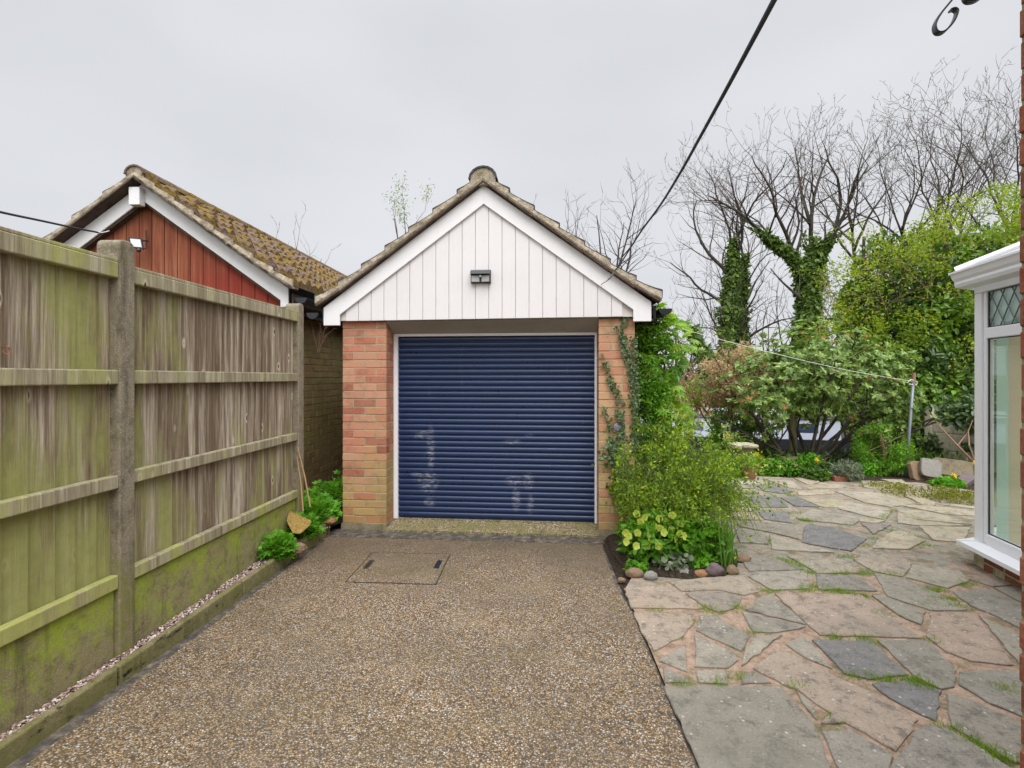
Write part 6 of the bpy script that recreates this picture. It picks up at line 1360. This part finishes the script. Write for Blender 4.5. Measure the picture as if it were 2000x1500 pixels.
# hellebore in front
hl = thing('hellebore', 'hellebore full of nodding pale yellow green flowers at the front of the corner bed', 'plant', (1.22, 4.05, .07))
mb = MB()
for c, r, n in (((1.13, 3.98, .20), (.27, .20, .19), 1100), ((1.42, 3.98, .18), (.22, .16, .17), 600), ((1.0, 4.05, .12), (.12, .12, .10), 220)): clumpy(mb, OVAL, n, c, r, .068, .3, .9, -9, 3, .1, .03, .2)
mb.build('leaves', L['hell'], hl)
fl_px = [(1243,1003),(1258,1010),(1252,1018),(1313,1005),(1287,1012),(1300,1017),(1305,1022),(1330,1022),(1278,1028),(1270,1034),(1289,1030),(1310,1034),(1327,1042),(1335,1047),(1222,1040),(1227,1047),(1246,1040),(1270,1044),(1296,1040),(1222,1058),(1242,1066),(1264,1066),(1286,1066),(1272,1052),(1318,1052)]
stm = MB()
for i, (px, py) in enumerate(fl_px):
    y = random.uniform(3.70, 3.84) + (1066 - py) * .0022; p = P(px, py, y); d = np.array((random.gauss(0, .5), -1, random.uniform(-.35, .25))); d /= np.linalg.norm(d)
    m_ = MB(); m_.scatter(ROUND, np.tile(p, (5, 1)), np.array([np.cross(d, (0, 0, 1.)) * math.cos(k * 1.2566 + i) + np.cross(d, np.cross(d, (0, 0, 1.))) * math.sin(k * 1.2566 + i) + d * .35 for k in range(5)]), np.tile(d, (5, 1)), .033); 
    for k in range(5):
        a = k * 1.2566 + .6; ref = np.cross(d, (0, 0, 1.)); r2 = np.cross(d, ref); dd_ = ref * math.cos(a) + r2 * math.sin(a) + d * .7; m_.scatter(OVAL, p[None], dd_[None], d[None], .018)
    m_.build('flower', L['cream'], hl)
    stm.tube([p - d * .005, p - d * .02 + (0, 0, .005), p * .5 + np.array((1.2, 4.1, .05)) * .5, (1.2 + random.gauss(0, .06), 4.1, .05)], .0028, 5)
stm.build('stems', M['gstem'], hl)
leafy('geranium', 'cut leaved green plant between the hellebore and the daffodil leaves', 'plant', (1.52, 4.05, .16), (.20, .15, .15), 700, .05, L['celandine'], CUT, None, 5, .3, .9, -.5, 4, [('flower', L['pink'], OVAL, 3, .02, .9)])
leafy('cyclamen', 'low variegated grey green leaves behind the cobbles', 'plant', (1.20, 3.80, .085), (.15, .07, .06), 150, .04, L['lav'], ROUND, None, 2, .3, 1.2, -9)
leafy('small_weed', 'small bright weed on the soil at the left tip of the corner bed', 'plant', (.93, 3.80, .05), (.09, .07, .05), 160, .035, L['celandine'], CUT, None, 2, .3, 1, -9)
leafy('small_weed', 'small bright weed just behind the rusty stones', 'plant', (1.40, 3.82, .08), (.10, .07, .06), 200, .035, L['celandine'], CUT, None, 2, .3, 1, -9)
dt_ = thing('daffodil_clump', 'clump of upright daffodil leaves at the right end of the corner bed', 'plant', (1.60, 3.95, .06))
mb = MB()
for i in range(75):
    b0 = np.array((1.60 + random.gauss(0, .045), 3.93 + random.gauss(0, .05), .05)); d = np.array((random.gauss(0, .17), random.gauss(0, .15), 1)); L_ = random.uniform(.22, .42); w = .006; n_ = 6; p = b0; V = []; side = np.array((math.cos(i), math.sin(i), 0)); sag = random.uniform(0, .12) if i % 5 else .5
    for k in range(n_ + 1):
        ww = w * (1 - (k / n_) ** 3 * .9); V += [p - side * ww, p + side * ww]; d = d / np.linalg.norm(d); p = p + d * L_ / n_; d = d + np.array((math.sin(i * 2.1) * sag, math.cos(i * 1.7) * sag, -sag * k / n_ * 1.5))
    mb.add(V, [(2*k, 2*k+1, 2*k+3, 2*k+2) for k in range(n_)])
mb.build('leaves', L['daff'], dt_)
dt2 = thing('daffodil_clump', 'few daffodil leaves leaning against the foot of the right pier', 'plant', (.98, 4.42, .06)); mb = MB()
for i in range(9):
    p = np.array((.99 + random.gauss(0, .03), 4.42, .05)); d = np.array((random.gauss(-.25, .3), 0, 1)); V = []; side = np.array((.8, .6, 0))
    for k in range(6): ww = .006 * (1 - (k / 5) ** 3 * .9); V += [p - side * ww, p + side * ww]; d /= np.linalg.norm(d); p = p + d * .045; d = d + (-.06, 0, 0)
    mb.add(V, [(2*k, 2*k+1, 2*k+3, 2*k+2) for k in range(5)])
mb.build('leaves', L['daff'], dt2)

# ================================================================== LEFT BED
def cutplant(label, c, r, n, size):
    t = thing('herb_robert', label, 'plant', (c[0], c[1], .06), 'bright green ferny plants in the left bed'); mb, sm = MB(), MB()
    p, d = ellip(n, c, r, .35, .06); p = np.array(c) + (p - np.array(c)) * (1 + .55 * N3(d, 2.3, c[1]))[:, None]; p[:, 2] = np.maximum(p[:, 2], .06); d[:, 2] = np.abs(d[:, 2]); n = len(p)
    mb.scatter(CUT, p, d + rv(n) * .5, rv(n) * .45 + (0, -.25, 1.0), rng.uniform(.45, 1.3, n) * size); mb.build('leaves', L['celandine'], t)
    b0 = np.array((c[0], c[1], .05)); k = rng.choice(len(p), min(60, len(p)), False); sm.segs(np.tile(b0, (len(k), 1)), p[k], .002, .0015, 4); sm.build('stems', M['gstem'], t)
cutplant('lone bright green ferny plant at the front of the left bed beside the broken stone', (-1.79, 3.92, .15), (.115, .11, .105), 420, .042)
cutplant('bright green ferny plant right behind the ochre broken stone', (-1.81, 4.42, .16), (.15, .15, .10), 560, .042)
cutplant('ferny plants filling the gap between the far fence post and the brick pier', (-1.86, 4.85, .17), (.20, .24, .14), 800, .044)
cutplant('furthest ferny plant in the shade along the old brick wall', (-1.85, 5.35, .22), (.28, .28, .18), 700, .048)
def chunk(pts, h, name, mat, lab):
    mb = MB(); mb.prism(pts, h); o = mb.build(name, mat, None, tuple(np.mean(pts, 0))); bevel(o, .01, 2); tag(o, lab, 'broken stone')
def facing(px_pts, y0, y1):
    ys = np.linspace(y0, y1, len(px_pts)); 
    return [P(a, b, y0 + (y1 - y0) * (b - px_pts[0][1]) / -60.0) for a, b in px_pts]
q = [P(563,996,4.38), P(608,1018,4.24), (P(604,1027,4.17)), P(586,1044,4.10), P(571,1041,4.08), P(559,1018,4.22)]
chunk(q[::-1], (-.012, .05, -.012), 'broken_slab', M['ochre'], 'ochre broken slab leaning at the bed edge between two ferny plants')
mb = MB(); p = P(580, 1050, 4.08); rock(mb, (p[0], p[1], .10), (.075, .06, .045), 31, 14); o = mb.build('broken_stone', M['st_brown'], None, tuple(p)); tag(o, 'rough brown broken stone under the ochre slab', 'broken stone')
p = P(645, 1016, 4.75); mb = MB(); rock(mb, (p[0], p[1], .13), (.05, .05, .035), 41, 14); o = mb.build('broken_brick', M['st_rust'], None, tuple(p)); tag(o, 'orange piece of broken brick at the far end of the kerb', 'broken brick')
for (a, b, lab) in (((581, 872, 4.42), (606, 990, 4.36), 'taller thin cane leaning on the far fence post'), ((580, 892, 4.42), (592, 998, 4.34), 'shorter thin cane leaning on the far fence post')):
    a, b = P(*a), P(*b); mb = MB(); mb.tube([a, (a+b)/2 + (.008, 0, 0), b], [.0045, .006, .0065], 6); tag(mb.build('cane', M['cane'], None, tuple(b)), lab, 'cane', 'canes leaning on the far fence post')
# withered climber on the neighbour's wall
dv = thing('withered_climber', 'dead fan of brown twigs on the old brick wall beyond the fence', 'climber', tuple(P(622, 690, 5.6)))
S, tips = [], []; random.seed(4)
for (a, b) in (((622,690),(608,640)),((622,690),(640,640)),((622,690),(622,635)),((618,670),(604,650)),((625,680),(636,655))):
    a3, b3 = P(a[0], a[1], 5.62), P(b[0], b[1], 5.60); d = b3 - a3; grow(S, a3, d / np.linalg.norm(d), np.linalg.norm(d) * 1.1, .005, 0, dict(step=.03, wob=.09, up=.02, taper=.5, levels=2, dens=[.6, .4], ratio=.55, rr=.7, rmin=.0018, first=1), tips)
mb = MB(); mb.segs(np.array([q[0] for q in S]), np.array([q[1] for q in S]), np.array([q[2] for q in S]), np.array([q[3] for q in S]), 4); mb.build('twigs', M['dry'], dv)
# debris on the drive
for (px, py, lab) in ((1000,1048,None),):
    pass
mb = MB()
for px, py, l_, a in ((420,1247,.12,.3),(1045,1055,.05,.1),(1068,1063,.03,.9),(880,1500,.04,2)):
    p = G(px, py, .008); mb.segs([p], [p + np.array((math.cos(a), math.sin(a), 0)) * l_], .0018, .0012, 4)
n = 130; p = np.stack([rng.uniform(-1.6, .6, n), rng.uniform(2, 4.6, n), np.full(n, .007)], 1); mb.scatter(DIAMOND, p, rv(n) * (1, 1, .05), rv(n) * .2 + (0, 0, 1), rng.uniform(.006, .014, n))
n = 220; p = np.stack([rng.uniform(.75, 4.5, n), rng.uniform(2, 7, n), np.full(n, .027)], 1); mb.scatter(DIAMOND, p, rv(n) * (1, 1, .05), rv(n) * .2 + (0, 0, 1), rng.uniform(.006, .016, n))
tag(mb.build('leaf_litter', M['cane']), 'stray twigs and leaf crumbs on the drive and paving', 'litter', kind='stuff')
